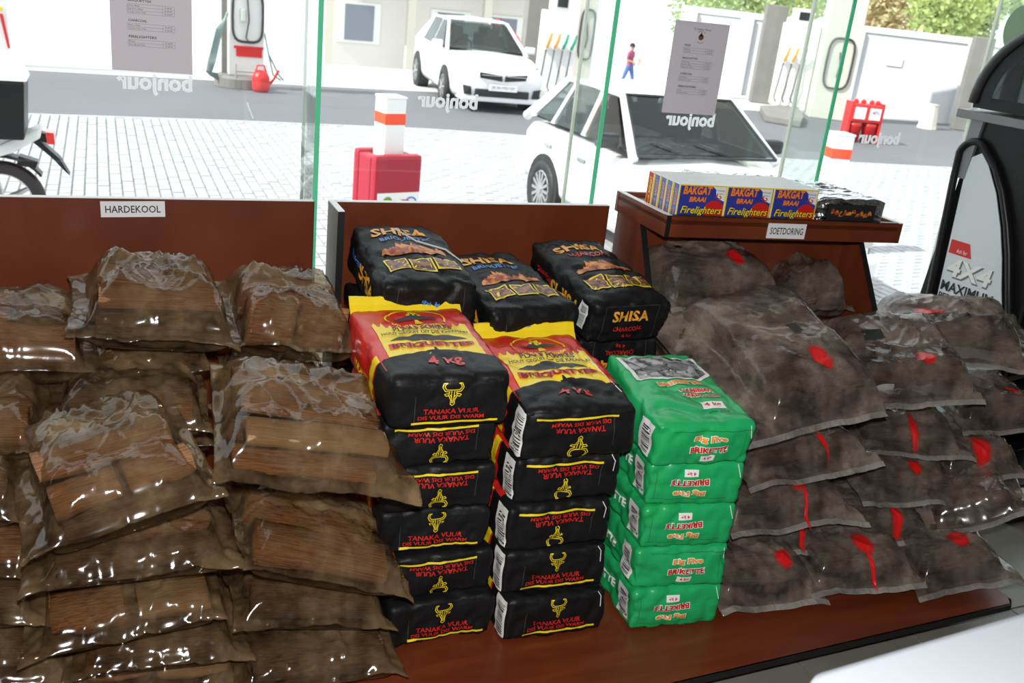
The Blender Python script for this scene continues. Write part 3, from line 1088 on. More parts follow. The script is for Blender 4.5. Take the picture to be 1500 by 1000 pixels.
def green_top(root, s):
    S = s.top
    w = s.w
    decal('picture_border', WHITE, S, [pl((-w * .46, 0.335), (-w * .40, 0.215), (w * .30, 0.205), (w * .46, 0.235), (w * .44, 0.335))], 0.0013, root, cut=0.016)
    decal('animal_picture', ANIM, S, [pl((-w * .42, 0.330), (-w * .36, 0.222), (w * .28, 0.212), (w * .42, 0.240), (w * .40, 0.330))], 0.0020, root, cut=0.016)
    # two grazing animals in grey tones
    body = []
    for cx, cy, f in ((-0.045, 0.262, 1), (0.040, 0.272, -1)):
        body += [mv(ell(0.030, 0.019), cx, cy), mv(ell(0.012, 0.013), cx + f * 0.030, cy + 0.010), mv(line([(0, 0), (f * 0.012, -0.012), (f * 0.008, -0.026)], 0.006), cx + f * 0.036, cy + 0.006)]
        body += [mv(rect(0.008, 0.022), cx + a, cy - 0.022) for a in (-0.018, 0.014)]
    decal('animal_picture', mat('picture_grey', (0.20, 0.20, 0.20), 0.4, var=(60, 0.3, (0.08, 0.08, 0.08))), S, body, 0.0026, root, cut=0.03)
    decal('lettering', WHITE, S, [mv(tx('BRIKETTE', 0.024, 0.118, off=0.10), 0.005, 0.185), mv(tx('NAMIBIAN', 0.016, 0.090, off=0.10), 0.030, 0.146), mv(tx('HARDWOOD', 0.016, 0.105, off=0.10), 0.034, 0.124)], 0.0016, root, cut=0.03)
    decal('lettering', ORG, S, [mv(tx('BRIKETTE', 0.021, 0.115, off=0.05), 0.005, 0.185)], 0.0024, root, cut=0.03)
    decal('lettering', RED, S, [mv(tx('NAMIBIAN', 0.013, 0.087, off=0.05), 0.030, 0.146), mv(tx('HARDWOOD', 0.013, 0.102, off=0.05), 0.034, 0.124)], 0.0024, root, cut=0.03)
    decal('label_box', WHITE, S, [mv(rect(0.062, 0.030), 0.045, 0.082)], 0.0014, root, cut=0.02)
    decal('lettering', RED, S, [mv(tx('4 kg', 0.020, 0.045, off=0.03), 0.045, 0.082)], 0.0024, root)
    decal('lettering', INK, S, [mv(tx('when packed', 0.010, 0.055, off=0.02), 0.052, 0.055)], 0.0018, root)

def black_sack(s, kind, front, lab, top=True):
    """kind: briquettes (blue print) or charcoal (red print); front: 'up', 'flip' or None"""
    root = s.body('charcoal_bag', KRAFTB)
    tag(root, lab, 'bag', 'black charcoal bags')
    w = s.w
    second, col = ('BRIQUETTES', SKYB) if kind == 'briquettes' else ('CHARCOAL', RED)
    amber = mat('print_amber', (0.80, 0.36, 0.03), 0.35)
    if front:
        S = s.front_flip if front == 'flip' else s.front
        c = s.t / 2
        big = [mv(tx('SHISA', 0.032, 0.112, off=0.03), 0.0, c + s.t * 0.16)]
        if kind == 'charcoal':
            decal('lettering', amber, S, big, 0.0016, root)
            decal('lettering', col, S, [mv(tx('CHARCOAL', 0.0125, 0.090, off=0.015), 0, c - s.t * 0.14), mv(tx('4 kg', 0.011, 0.030, off=0.015), 0, c - s.t * 0.31)], 0.0016, root)
        else:
            decal('lettering', amber, S, [mv(tx('SHISA', 0.022, 0.112, off=0.03), 0.0, c + s.t * 0.33)], 0.0016, root)
            decal('lettering', col, S, [mv(tx('4 kg', 0.021, 0.046, off=0.02), 0, c - s.t * 0.08), mv(tx('BRIQUETTES', 0.010, 0.100, off=0.015), 0, c + s.t * 0.16)], 0.0016, root)
        decal('fold_line', mat('scuffed_black', (0.05, 0.05, 0.05), 0.5), S, [mv(rect(0.0013, s.t * 0.8), -w * 0.33, c), mv(rect(0.0013, s.t * 0.8), w * 0.33, c), mv(rect(w * 0.66, 0.0013), 0, c + s.t * 0.4)], 0.0012, root, cut=0.02)
    if top:
        T = s.top
        L = s.l
        decal('lettering', amber, T, [mv(tx('SHISA', 0.046, w * 0.62, off=0.03), -0.01, L * 0.78)], 0.0018, root, cut=0.03)
        decal('lettering', col, T, [mv(tx(second, 0.022, w * 0.56, off=0.02), 0.0, L * 0.665)], 0.0018, root, cut=0.03)
        fl = []
        rn = random.Random(8)
        for i in range(13):
            a = -w * 0.30 + w * 0.60 * i / 12
            hgt = 0.03 + 0.035 * (1 - abs(2 * i / 12 - 1)) + rn.random() * 0.02
            fl.append(mv(pl((-0.013, 0), (0.013, 0), (0.011, hgt * 0.6), (0.0 + rn.uniform(-.006, .006), hgt), (-0.010, hgt * 0.5)), a, L * 0.40))
        decal('fire_picture', FIRE, T, fl, 0.0016, root, cut=0.02)
        fr, im = [], []
        for i in (-1, 0, 1):
            fr.append(mv(rect(w * 0.235, 0.066), i * w * 0.255 + 0.004, L * 0.235 + abs(i) * 0.006, -0.06 * i))
            im.append(mv(rect(w * 0.205, 0.055), i * w * 0.255 + 0.004, L * 0.235 + abs(i) * 0.006, -0.06 * i))
        decal('picture_frame', YEL, T, fr, 0.0016, root, cut=0.02)
        decal('fire_picture', EMBER, T, im, 0.0024, root, cut=0.02)
    decal('lettering', amber, s.left, [mv(tx('SHISA', 0.05, 0.17, off=0.03), s.l - 0.155, s.t * 0.52)], 0.0016, root)
    decal('lettering', col, s.left, [mv(tx(second, 0.016, 0.11, off=0.02), s.l - 0.29, s.t * 0.6)], 0.0016, root)
    return root

def setp(o, x, y, z, yaw=0.0, pitch=0.0, roll=0.0):
    o.location = (x, y, z)
    o.rotation_euler = (R(pitch), R(roll), R(yaw))
    return o

GT = 0.1135
# red, yellow and black briquette bags, left column of six
proto = {}
ORD = ['top', 'second', 'third', 'fourth', 'fifth', 'bottom']
def lower_red(flip, col, lab):
    k = (flip, col)
    if k not in proto:
        s = Sack(0.262 if col == 1 else 0.265, 0.36, 0.114, seed=3 + 2 * col + flip, taper=0.0, amp=0.006)
        proto[k] = red_sack(s, flip, lab)
        if col == 2:
            barcode(s.left, s.l - 0.030, s.t * 0.5, 0.05, s.t * 0.86, proto[k], 5 + flip)
            thread(s.front, [(s.w * 0.40, s.t * 0.98), (s.w * 0.43, s.t * 0.86), (s.w * 0.43, s.t * 0.62)], proto[k])
        return proto[k]
    o = copy_tree(proto[k])
    o['label'] = lab
    return o
rn = random.Random(2)
c1 = [(5, 0.698, 1.788, 0), (4, 0.690, 1.812, 1), (3, 0.676, 1.83, 0), (2, 0.674, 1.825, 1), (1, 0.668, 1.83, 1)]
c1lab = {5: 'bottom briquette bag of the left column, black end with yellow line, on the platform', 4: 'second briquette bag from the platform in the left column, black end with upside-down lettering', 3: 'third briquette bag from the platform in the left column, upright horned skull on its end', 2: 'fourth briquette bag from the platform in the left column, upside-down lettering on its end', 1: 'briquette bag directly under the topmost of the left column, upside-down lettering'}
for i, x, y, flip in c1:
    o = lower_red(flip, 1, c1lab[i])
    setp(o, x, y, DECK + (5 - i) * 0.1135, yaw=rn.uniform(-3, 1) - 1)
s = Sack(0.276, 0.405, 0.124, seed=1, taper=0.02, flare=0.06, bul=0.006, amp=0.004, bulf=0.008, r=0.018)
T1 = red_sack(s, False, 'topmost briquette bag of the left column, red and yellow top reading BRIQUETTES and 4 kg')
red_top(T1, s, True)
setp(T1, 0.672, 1.80, DECK + 5 * 0.1135 - 0.004, yaw=-1, pitch=2.5)
# right column of five
c2 = [(4, 0.972, 1.738, 0), (3, 0.962, 1.757, 0), (2, 0.955, 1.76, 1), (1, 0.965, 1.77, 1)]
c2lab = {4: 'bottom briquette bag of the second column with loose white barcode corner, on the platform', 3: 'second briquette bag from the platform in the second column, upright horned skull on its end', 2: 'middle briquette bag of the second column, plain black end with thin yellow line', 1: 'briquette bag under the topmost of the second column, white barcode beside its black end'}
for i, x, y, flip in c2:
    o = lower_red(flip, 2, c2lab[i])
    setp(o, x, y, DECK + (4 - i) * 0.121, yaw=rn.uniform(-4, -1), roll=rn.uniform(-1, 1))
    o.scale = (1, 1, 1.05)
s = Sack(0.285, 0.410, 0.132, seed=12, taper=0.05, flare=0.0, bul=0.007, amp=0.006, bulf=0.008, r=0.018)
T2 = red_sack(s, True, 'topmost briquette bag of the second column, crumpled red and yellow top, barcode at its corner')
red_top(T2, s, True)
barcode(s.left, s.l - 0.030, s.t * 0.5, 0.055, s.t * 0.88, T2, 9)
thread(s.top, [(s.w * 0.36, 0.30), (s.w * 0.38, 0.20), (s.w * 0.44, 0.07)], T2)
setp(T2, 0.970, 1.750, DECK + 4 * 0.121 + 0.001, yaw=-3, pitch=4)

# green briquette bags
gs = {}
glab = ['bottom green briquette bag, on the platform', 'second green briquette bag from the platform, upright lettering on its end', 'middle green briquette bag, upside-down lettering, torn brown scuff on its end', 'green briquette bag directly under the topmost one, paper flap on its end']
for i in range(4):
    flip = i != 1
    if flip not in gs:
        s = Sack(0.250, 0.33, 0.118, seed=21 + flip, taper=0.0, amp=0.007, bulf=0.006)
        gs[flip] = o = green_sack(s, flip, glab[i])
    else:
        o = copy_tree(gs[flip])
        o['label'] = glab[i]
    setp(o, 1.288 - 0.002 * i, 1.697 + 0.004 * i, DECK + 0.1165 * i, yaw=-7 + (2, -1, 1, -2)[i])
s = Sack(0.255, 0.370, 0.116, seed=25, taper=0.0, flare=-0.05, amp=0.006, bul=0.010, bulf=0.008)
GTp = green_sack(s, False, 'topmost green briquette bag with a black and white animal picture on top')
green_top(GTp, s)
setp(GTp, 1.278, 1.698, DECK + 4 * 0.1165 - 0.004, yaw=-6, pitch=5)
scuff = mat('torn_brown_paper', (0.35, 0.17, 0.07), 0.8)

# black charcoal bags in the row behind
bs = {}
def black_under(lab, kind, front):
    k = (kind, front)
    if k not in bs:
        s = Sack(0.25, 0.38, 0.116, seed=31 + len(bs), taper=0.0, amp=0.006)
        bs[k] = black_sack(s, kind, front, lab, top=False)
        barcode(s.left, s.l - 0.045, s.t * 0.5, 0.045, s.t * 0.6, bs[k], 3)
        return bs[k]
    o = copy_tree(bs[k])
    o['label'] = lab
    return o
H6 = 0.1165
UL = {0: 'hidden black charcoal bag in the lower part of the left rear stack', 1: 'hidden black charcoal bag in the lower part of the middle rear stack', 2: 'hidden black charcoal bag in the lower part of the right rear stack'}
for c, (x, y, n) in enumerate(((0.735, 2.235, 5), (1.022, 2.21, 5), (1.318, 2.215, 5))):
    for i in range(n):
        lab = UL[c]
        if i == n - 1:
            lab = ['black charcoal bag under the rear left one, white barcode beside the yellow fold', UL[1], 'black charcoal bag with upside-down orange lettering, under the rear right one'][c]
        o = black_under(lab, 'charcoal', 'flip')
        if i < n - 1 or c == 1:
            o['label'] = '%s hidden charcoal bag from the platform in the %s rear stack' % (('lowest', 'second', 'third', 'fourth', 'fifth')[i], ('left', 'middle', 'right')[c])
            o['group'] = 'charcoal bags hidden in the rear stacks'
        setp(o, x + (0.01 if i % 2 else 0), y, DECK + (H6, 0.1155, H6)[c] * i * (1.095 if c == 0 else 1), yaw=-3 + (i % 3))
        if c == 0:
            o.scale = (1, 1, 1.095)
s = Sack(0.262, 0.41, 0.130, seed=41, taper=0.0, amp=0.007, bul=0.016, flare=-0.06, r=0.02)
o = black_sack(s, 'briquettes', 'flip', 'black bag at the rear left, amber title over blue BRIQUETTES on its top')
setp(o, 0.742, 2.205, DECK + H6 * 1.095 * 5, yaw=-1, pitch=6)
thread(s.top, [(-0.02, 0.33), (0.03, 0.26), (0.10, 0.20), (0.128, 0.14)], o, mat('clear_strap', (0.6, 0.6, 0.6), 0.2), 0.0025)
s = Sack(0.262, 0.40, 0.128, seed=43, taper=0.0, amp=0.007, bul=0.012, flare=-0.06, r=0.02)
o = black_sack(s, 'briquettes', 'flip', 'black bag in the middle rear, lower than its neighbours, tilted amber title on top')
setp(o, 1.020, 2.165, DECK + 0.1155 * 5, yaw=4, pitch=5)
s = Sack(0.255, 0.42, 0.128, seed=45, taper=0.0, amp=0.008, bul=0.018, flare=-0.08, r=0.02)
o = black_sack(s, 'charcoal', 'up', 'black charcoal bag at the rear right, amber title on its end, barcode on its side')
barcode(s.left, s.l - 0.05, s.t * 0.55, 0.042, s.t * 0.55, o, 4)
setp(o, 1.312, 2.185, DECK + H6 * 5 + 0.004, yaw=3, pitch=8)

# ------------------------------------------------------------------ plastic bags of firewood
def log_mesh(seed, n=10, m=9):
    rn = random.Random(seed)
    o = Vector((seed * 3.1, seed * 1.7, 0))
    vs, fs = [], []
    split = rn.choice((0, 1))
    for i in range(m):
        t = i / (m - 1)
        x = t - 0.5
        for k in range(n):
            a = 2 * math.pi * k / n
            r = 0.5 * (1 + 0.30 * noise.noise(o + Vector((math.cos(a) * 1.2, math.sin(a) * 1.2, t * 2.2))))
            y, z = math.cos(a) * r, math.sin(a) * r
            if split and z < -0.15:
                z = -0.15
            bow = 0.10 * noise.noise(o + Vector((t * 1.5, 7, 7)))
            xx = x + (0.03 * noise.noise(o + Vector((y * 3, z * 3, 9))) if i in (0, m - 1) else 0)
            vs.append((xx, y + bow, z + bow * 0.5))
    for i in range(m - 1):
        for k in range(n):
            fs.append((i * n + k, i * n + (k + 1) % n, (i + 1) * n + (k + 1) % n, (i + 1) * n + k))
    fs += [tuple(range(n))[::-1], tuple((m - 1) * n + k for k in range(n))]
    return vs, fs
LOGS = {}
def log_data(seed, m):
    k = (seed, m.name)
    if k not in LOGS:
        me = bpy.data.meshes.new('firewood_log')
        v, f = log_mesh(seed)
        me.from_pydata(v, [], f)
        me.materials.append(m)
        me.shade_smooth()
        LOGS[k] = me
    return LOGS[k]

class Film:
    """height field of a film bag draped over rows of logs: centre of the front edge at the origin, x along, y back"""
    def __init__(s, L, W, T, kind, seed, fl=0.04, fr=0.04, hem=0.03, lumps=2, droop=0.0, wr=1.0):
        s.L, s.W, s.T, s.kind, s.seed, s.fl, s.fr, s.hem, s.droop, s.wr = L, W, T, kind, seed, fl, fr, hem, droop, wr
        s.o = Vector((seed * 5.13, seed * 2.71, seed * 0.37))
        rn = random.Random(seed)
        s.rows = lumps
        s.rowz = [rn.uniform(0.80, 1.0) for _ in range(lumps)]
        s.ex, s.ey = (6, 4.5) if kind == 'brown' else (8, 6)
        s.px, s.py = (0.55, 0.5) if kind == 'brown' else (0.5, 0.42)
    def H(s, x, y):
        a = abs(2 * x / s.L)
        b = abs(2 * y / s.W - 1)
        if a >= 1 or b >= 1:
            return 0.0
        h = (1 - a ** s.ex) ** s.px * (1 - b ** s.ey) ** s.py
        f = y / s.W * s.rows
        i = min(s.rows - 1, max(0, int(f)))
        g = math.sin(math.pi * min(1, max(0, f - i)))
        h *= 1 - (0.16 if s.kind == 'brown' else 0.07) * (1 - g ** 0.7)
        i2 = min(s.rows - 1, i + 1)
        k = smooth01(f - i)
        h *= s.rowz[i] * (1 - k) + s.rowz[i2] * k
        return h
    def zmid(s):
        return (0.40 if s.kind == 'brown' else 0.26) * s.T
    def wrinkle(s, x, y, H):
        p = Vector((x, y, 0)) + s.o
        a = crease(p + Vector((0, 0, 3)), 6.5) ** 4 * 0.014
        q = Vector((p.x * 1.0 + p.y * 0.9, (p.y - p.x) * 0.28, 5))
        b = crease(q, 14) ** 4 * 0.009
        q2 = Vector((p.x * 1.0 - p.y * 0.8, (p.y + p.x) * 0.25, 11))
        c = crease(q2, 15) ** 4 * 0.008
        d = noise.noise(p * 9) * 0.010 + noise.noise(p * 24) * 0.0035
        return (a + b + c + d) * s.wr
    def top(s, x, y):
        H = s.H(x, y)
        zm = s.zmid()
        z = zm + (s.T - zm) * H
        p = Vector((x, y, 0)) + s.o
        z += s.wrinkle(x, y, H) * (0.45 + 0.55 * H)
        # flaps of the film past the logs hang and curl
        over = max(0, abs(x) - s.L / 2)
        oy = max(0, -y)
        z -= (over ** 1.3) * 0.9 * (0.5 + noise.noise(p * 6)) + oy * (0.5 + s.droop)
        z += noise.noise(Vector((x * 9, y * 9, 2)) + s.o) * 0.016 * (1 - H)
        yy = y + noise.noise(Vector((x * 7, 3, y * 3)) + s.o) * 0.012 * (1 - H)
        xx = x + noise.noise(Vector((y * 7, 5, x * 3)) + s.o) * 0.014 * (1 - H)
        return Vector((xx, yy, max(z, 0.004)))
    def bot(s, x, y, t):
        H = s.H(x, y)
        z = s.zmid() * (1 - H ** 0.55)
        z = max(0.001, min(z, t.z - 0.0025))
        return Vector((t.x, t.y, z if H > 0.02 else max(0.001, t.z - 0.0025)))
    def skin(s, name, m, parent=None):
        nx, ny = 60, 46
        x0, x1 = -s.L / 2 - s.fl, s.L / 2 + s.fr
        y0, y1 = -s.hem, s.W + 0.02
        rn = random.Random(s.seed + 5)
        V, F = [], []
        tops = []
        for i in range(nx + 1):
            for j in range(ny + 1):
                u, v = i / nx, j / ny
                # denser towards the rims; corners pulled out a little, sides drawn in
                x = x0 + (x1 - x0) * u
                y = y0 + (y1 - y0) * v
                k = abs(2 * v - 1) ** 4
                pin = 1 - (0.05 if s.kind == 'brown' else 0.02) * (1 - k)
                kk = abs(2 * u - 1) ** 4
                t = s.top(x, y)
                t.x *= pin
                t.y = (t.y - s.W / 2) * (1 - 0.05 * (1 - kk)) + s.W / 2
                tops.append(t)
        for t in tops:
            V.append(t)
        for i in range(nx + 1):
            for j in range(ny + 1):
                x = x0 + (x1 - x0) * i / nx
                y = y0 + (y1 - y0) * j / ny
                V.append(s.bot(x, y, tops[i * (ny + 1) + j]))
        n = (nx + 1) * (ny + 1)
        for i in range(nx):
            for j in range(ny):
                a, b, c, d = i * (ny + 1) + j, (i + 1) * (ny + 1) + j, (i + 1) * (ny + 1) + j + 1, i * (ny + 1) + j + 1
                F.append((a, b, c, d))
                F.append((n + a, n + d, n + c, n + b))
        rim = [i * (ny + 1) for i in range(nx + 1)] + [nx * (ny + 1) + j for j in range(1, ny + 1)] + [i * (ny + 1) + ny for i in range(nx - 1, -1, -1)] + [j for j in range(ny - 1, 0, -1)]
        for a, b in zip(rim, rim[1:] + rim[:1]):
            F.append((a, n + a, n + b, b))
        me = bpy.data.meshes.new(name)
        me.from_pydata([tuple(v) for v in V], [], F)
        me.materials.append(m)
        me.shade_smooth()
        o = bpy.data.objects.new(name, me)
        C.objects.link(o)
        s.pin = lambda x, y: s.top(x, y)
        return o

def wood_bag(label, A, B, W, T, kind, seed, pitch=0.0, fl=0.04, fr=0.04, hem=None, rows=2, mark=None, hole=None, holes=(), group=None, droop=0.0, wr=None, pale=False):
    """A, B: the two ends of the bottom front edge of the filled part"""
    A, B = Vector(A), Vector(B)
    X = (B - A).normalized()
    L = (B - A).length
    Yh = Vector((0, 0, 1)).cross(X).normalized()
    Zp = X.cross(Yh)
    Y = Yh * math.cos(R(pitch)) + Zp * math.sin(R(pitch))
    Z = X.cross(Y)
    if wr is None:
        wr = 1.0 if kind == 'brown' else 0.62
    if hem is None:
        hem = 0.012 if kind == 'brown' else 0.03
    f = Film(L, W, T, kind, seed, fl, fr, hem, rows, droop, wr)
    o = f.skin('firewood_bag', SKINB if kind == 'brown' else SKING)
    o.matrix_world = frame((A + B) / 2, X, Y, Z)
    tag(o, label, 'firewood bag', group or ('brown film bags of firewood' if kind == 'brown' else 'red-spotted clear bags of firewood'))
    rn = random.Random(seed * 13 + 1)
    layers = 2 if (T > 0.13 and kind == 'brown' and rn.random() < 0.35) else 1
    for r in range(rows):
        y = W * (0.5 + (r + 0.5 - rows / 2) / rows * 0.84)
        for l in range(layers):
            hz = f.H(0, y) * T
            dz = hz / layers
            nseg = 1 if rn.random() < (0.75 if kind == 'brown' else 0.45) else 2
            for q in range(nseg):
                ll = L * (0.93 if nseg == 1 else 0.45) * rn.uniform(0.93, 1.0)
                cx = 0 if nseg == 1 else (-0.235 + 0.47 * q) * L
                m = rn.choice((LOGA, LOGA, LOGB, LOGC if pale or rn.random() < 0.25 else LOGB)) if kind == 'brown' else rn.choice((LOGG, LOGG, LOGB))
                g = bpy.data.objects.new('firewood_log', log_data(rn.randint(0, 7), m))
                C.objects.link(g)
                g.parent = o
                g.location = (cx + rn.uniform(-0.008, 0.008), y + rn.uniform(-0.008, 0.008), dz * (l + 0.5))
                g.rotation_euler = (rn.uniform(0, 6.28) if dz > 0.8 * W / rows else rn.choice((0, math.pi)), rn.uniform(-0.03, 0.03), rn.uniform(-0.05, 0.05))
                g.scale = (ll * 0.93, W / rows * 0.70, dz * 0.64)
    if hem > 0.01 and kind == 'grey':
        P = [f.top(-L / 2 - fl + (L + fl + fr) * i / 30, -hem + 0.004) + Vector((0, 0, 0.002)) for i in range(31)]
        mb = MB()
        for i, p in enumerate(P):
            mb.v += [tuple(p + Vector((0, -0.005, -0.004))), tuple(p + Vector((0, 0.010, 0.004)))]
        for i in range(30):
            mb.f.append((2 * i, 2 * i + 2, 2 * i + 3, 2 * i + 1))
            mb.m.append(0)
        h = mb.build('sealed_hem', HEM, o, smooth=True)
    def disc(name, m, x, y, r, ry, h, n=20, k=5):
        V, F, U = [], [], []
        for i in range(k + 1):
            for j in range(n):
                a = 2 * math.pi * j / n
                u, v = math.cos(a) * i / k, math.sin(a) * i / k
                V.append(tuple(f.top(x + u * r, y + v * ry) + Vector((0, -h * 0.5, h))))
                U.append((u, v))
        for i in range(k):
            for j in range(n):
                F.append((i * n + j, i * n + (j + 1) % n, (i + 1) * n + (j + 1) % n, (i + 1) * n + j))
        me = bpy.data.meshes.new(name)
        me.from_pydata(V, [], F)
        uv = me.uv_layers.new()
        for lp in me.loops:
            uv.data[lp.index].uv = U[lp.vertex_index]
        me.materials.append(m)
        me.shade_smooth()
        d = bpy.data.objects.new(name, me)
        C.objects.link(d)
        d.parent = o
    for mk in ([mark] if mark and not isinstance(mark[0], tuple) else (mark or [])):
        x, y, r, ry = mk
        disc('paint_mark', PAINT, x * L / 2, y * W, r, ry, 0.0025)
    for hx, hy, a, b in holes:
        V = [f.top(hx * L / 2 + u * a, hy * W + v * b) + Vector((0, 0, 0.006)) for u, v in ((-1, -1), (1, -1), (1, 1), (-1, 1))]
        MB().add(V, [(0, 1, 2, 3)]).build('torn_hole', INK, o)
    return o

def px(ax, ay, yA, bx, by, yB):
    return aty(ax, ay, yA), aty(bx, by, yB)

def wb(lab, pts, W, T, kind, seed, **k):
    A, B = px(*pts)
    lift = max(0.0, DECK + 0.003 - min(A.z, B.z))
    A.z += lift
    B.z += lift
    return wood_bag(lab, A, B, W, T, kind, seed, **k)

# brown film bags on the left
wb('brown firewood bag in the front left column, crumpled, second from its top', (88, 842, 1.67, 318, 760, 1.72), 0.37, 0.155, 'brown', 5, pitch=7, fl=0.05, fr=0.03, rows=3)
wb('large shiny brown firewood bag topping the front right column, flap hanging at its right', (315, 722, 1.68, 570, 750, 1.67), 0.37, 0.150, 'brown', 6, pitch=8, fl=0.02, fr=0.05, hem=0.03, rows=3, pale=True)
wb('thin brown firewood bag squeezed under the big crumpled one, front left column', (60, 886, 1.68, 335, 854, 1.70), 0.34, 0.105, 'brown', 7, fl=0.04, fr=0.04, rows=3)
wb('dark brown firewood bag third from the bottom of the front left column', (62, 985, 1.68, 325, 930, 1.70), 0.34, 0.115, 'brown', 8, fl=0.04, fr=0.02, rows=2)
wb('brown firewood bag second from the bottom of the front left column, pointed shiny flap', (115, 1016, 1.71, 345, 985, 1.71), 0.34, 0.105, 'brown', 9, rows=3)
wb('bottom brown firewood bag of the front left column, mostly cut by the picture', (90, 1083, 1.70, 345, 1062, 1.71), 0.33, 0.10, 'brown', 19, rows=2)
wb('bottom brown firewood bag of the front right column, beside the lowest black briquette bags', (352, 1060, 1.66, 572, 1032, 1.65), 0.33, 0.115, 'brown', 14, fl=0.02, fr=0.03, rows=2)
wb('thin brown firewood bag second from the bottom of the front right column', (350, 940, 1.70, 565, 938, 1.70), 0.32, 0.10, 'brown', 12, fl=0.02, fr=0.02, rows=3)
wb('brown firewood bag with a pale grey log, under the large shiny one', (350, 860, 1.69, 580, 896, 1.69), 0.34, 0.128, 'brown', 11, fl=0.02, fr=0.025, rows=2, pale=True)
wb('brown firewood bag behind the crumpled one, lying between the front and rear bags', (80, 660, 2.03, 300, 658, 2.03), 0.30, 0.14, 'brown', 4, pitch=4, rows=2, fl=0.03, fr=0.02)
wb('topmost brown firewood bag with a thick bowed log at its front edge', (124, 528, 2.13, 334, 536, 2.13), 0.34, 0.17, 'brown', 1, pitch=2, fl=0.04, fr=0.02, rows=2, hem=0.02)
wb('brown firewood bag at the rear right, leaning beside the black charcoal bags', (345, 540, 2.13, 512, 552, 2.13), 0.36, 0.175, 'brown', 3, rows=2, fl=0.03, fr=0.03, pitch=3)
wb('dull brown firewood bag at the rear left, cut by the picture edge', (-110, 582, 2.15, 120, 578, 2.15), 0.36, 0.16, 'brown', 2, rows=2, wr=0.7)
for lab, p, T, sd in (('topmost brown firewood bag of the far left column, cut by the picture edge', (-170, 696, 1.93, 55, 690, 1.93), 0.12, 22),
                      ('second brown firewood bag down in the far left column, cut by the picture edge', (-200, 800, 1.80, 28, 792, 1.80), 0.135, 23),
                      ('third brown firewood bag down in the far left column, cut by the picture edge', (-210, 868, 1.78, 52, 866, 1.78), 0.10, 24),
                      ('fourth brown firewood bag down in the far left column, cut by the picture edge', (-230, 955, 1.75, 40, 940, 1.75), 0.12, 25),
                      ('bottom brown firewood bag of the far left column, its corner at the picture edge', (-240, 1040, 1.72, 95, 1025, 1.72), 0.115, 26)):
    wb(lab, p, 0.33, T, 'brown', sd, rows=2)
# support of the rear brown bags
ORDN = ['lowest ', 'second ', 'third ', 'fourth ', 'fifth ', 'sixth ']
for i in range(6):
    for cx, lab in ((-0.22, 'hidden brown bag from the platform in the rear row, behind the far left column'), (0.08, 'hidden brown bag from the platform in the rear row, behind the front left column'), (0.40, 'hidden brown bag from the platform in the rear row, behind the front right column')):
        if i > 3 and cx != 0.08:
            continue
        z = DECK + 0.002 + i * (0.105 if cx == 0.08 else 0.128)
        lab = ORDN[i] + lab
        if i == 5:
            lab = 'dull brown firewood bag just under the topmost one with the bowed log'
        wood_bag(lab, (cx - 0.13, 2.20, z), (cx + 0.13, 2.20, z), 0.36, 0.10 if cx == 0.08 else 0.122, 'brown', 40 + i, rows=2, fl=0.01, fr=0.01, hem=0.01, group='firewood bags hidden in the rear row')

# clear bags with red paint spots on the right
K = 'grey'
wb('large dusty firewood bag with a round red spot and square hole, on top in front', (1128, 636, 1.83, 1280, 600, 1.85), 0.49, 0.150, K, 51, pitch=17, fl=0.10, fr=0.01, hem=0.035, rows=2, mark=(0.10, 0.22, 0.034, 0.050), holes=((0.10, 0.47, 0.017, 0.022),), droop=0.4, wr=0.42)
wb('dusty firewood bag with a torn dark hole on its shiny top, behind the large one', (1256, 598, 2.00, 1425, 590, 1.88), 0.38, 0.125, K, 52, pitch=16, fl=0.03, fr=0.02, hem=0.03, rows=2, mark=(0.20, 0.20, 0.035, 0.035), holes=((-0.45, 0.55, 0.03, 0.022),))
wb('topmost firewood bag at the right end, smeared red spot, below the oil rack', (1300, 532, 2.18, 1500, 545, 1.96), 0.34, 0.12, K, 53, pitch=10, fl=0.05, fr=0.05, rows=2, mark=(-0.35, 0.45, 0.06, 0.03), holes=((0.2, 0.35, 0.006, 0.008), (-0.15, 0.35, 0.006, 0.008)))
wb('firewood bag under the topmost right one, red spot at the picture edge', (1412, 636, 1.95, 1530, 640, 1.86), 0.34, 0.125, K, 54, fl=0.02, rows=2, mark=(0.3, 0.25, 0.02, 0.04))
wb('firewood bag with a long red drip, below the bag with the torn hole', (1262, 668, 1.98, 1405, 676, 1.86), 0.34, 0.105, K, 55, rows=2, mark=(0.05, 0.12, 0.016, 0.06), fl=0.03)
wb('firewood bag with a red streak across its end, at the right side', (1385, 708, 1.88, 1492, 704, 1.80), 0.34, 0.115, K, 56, rows=2, mark=(0.0, 0.10, 0.035, 0.05), fl=0.01, fr=0.01)
wb('firewood bag with a thin red drip, directly under the large dusty one', (1100, 716, 1.85, 1270, 684, 1.85), 0.36, 0.115, K, 57, rows=2, mark=(0.25, 0.12, 0.010, 0.05), fl=0.02, fr=0.03, hem=0.035)
wb('firewood bag of small pale pieces with a wide red drip, beside the green bags', (1068, 782, 1.82, 1240, 770, 1.80), 0.36, 0.125, K, 58, rows=3, mark=((0.15, 0.18, 0.035, 0.04), (0.20, 0.02, 0.007, 0.06)), fl=0.02, fr=0.05, hem=0.035)
wb('thin firewood bag with a narrow red drip, second from the platform beside the green bags', (1078, 812, 1.84, 1210, 806, 1.82), 0.34, 0.085, K, 59, rows=2, mark=(0.40, 0.08, 0.012, 0.06), fl=0.02, fr=0.02)
wb('bottom firewood bag beside the green bags, round red spot, on the platform', (1060, 893, 1.725, 1192, 884, 1.70), 0.36, 0.105, K, 60, rows=2, mark=(0.35, 0.16, 0.030, 0.034), fl=0.03, fr=0.03, hem=0.04)
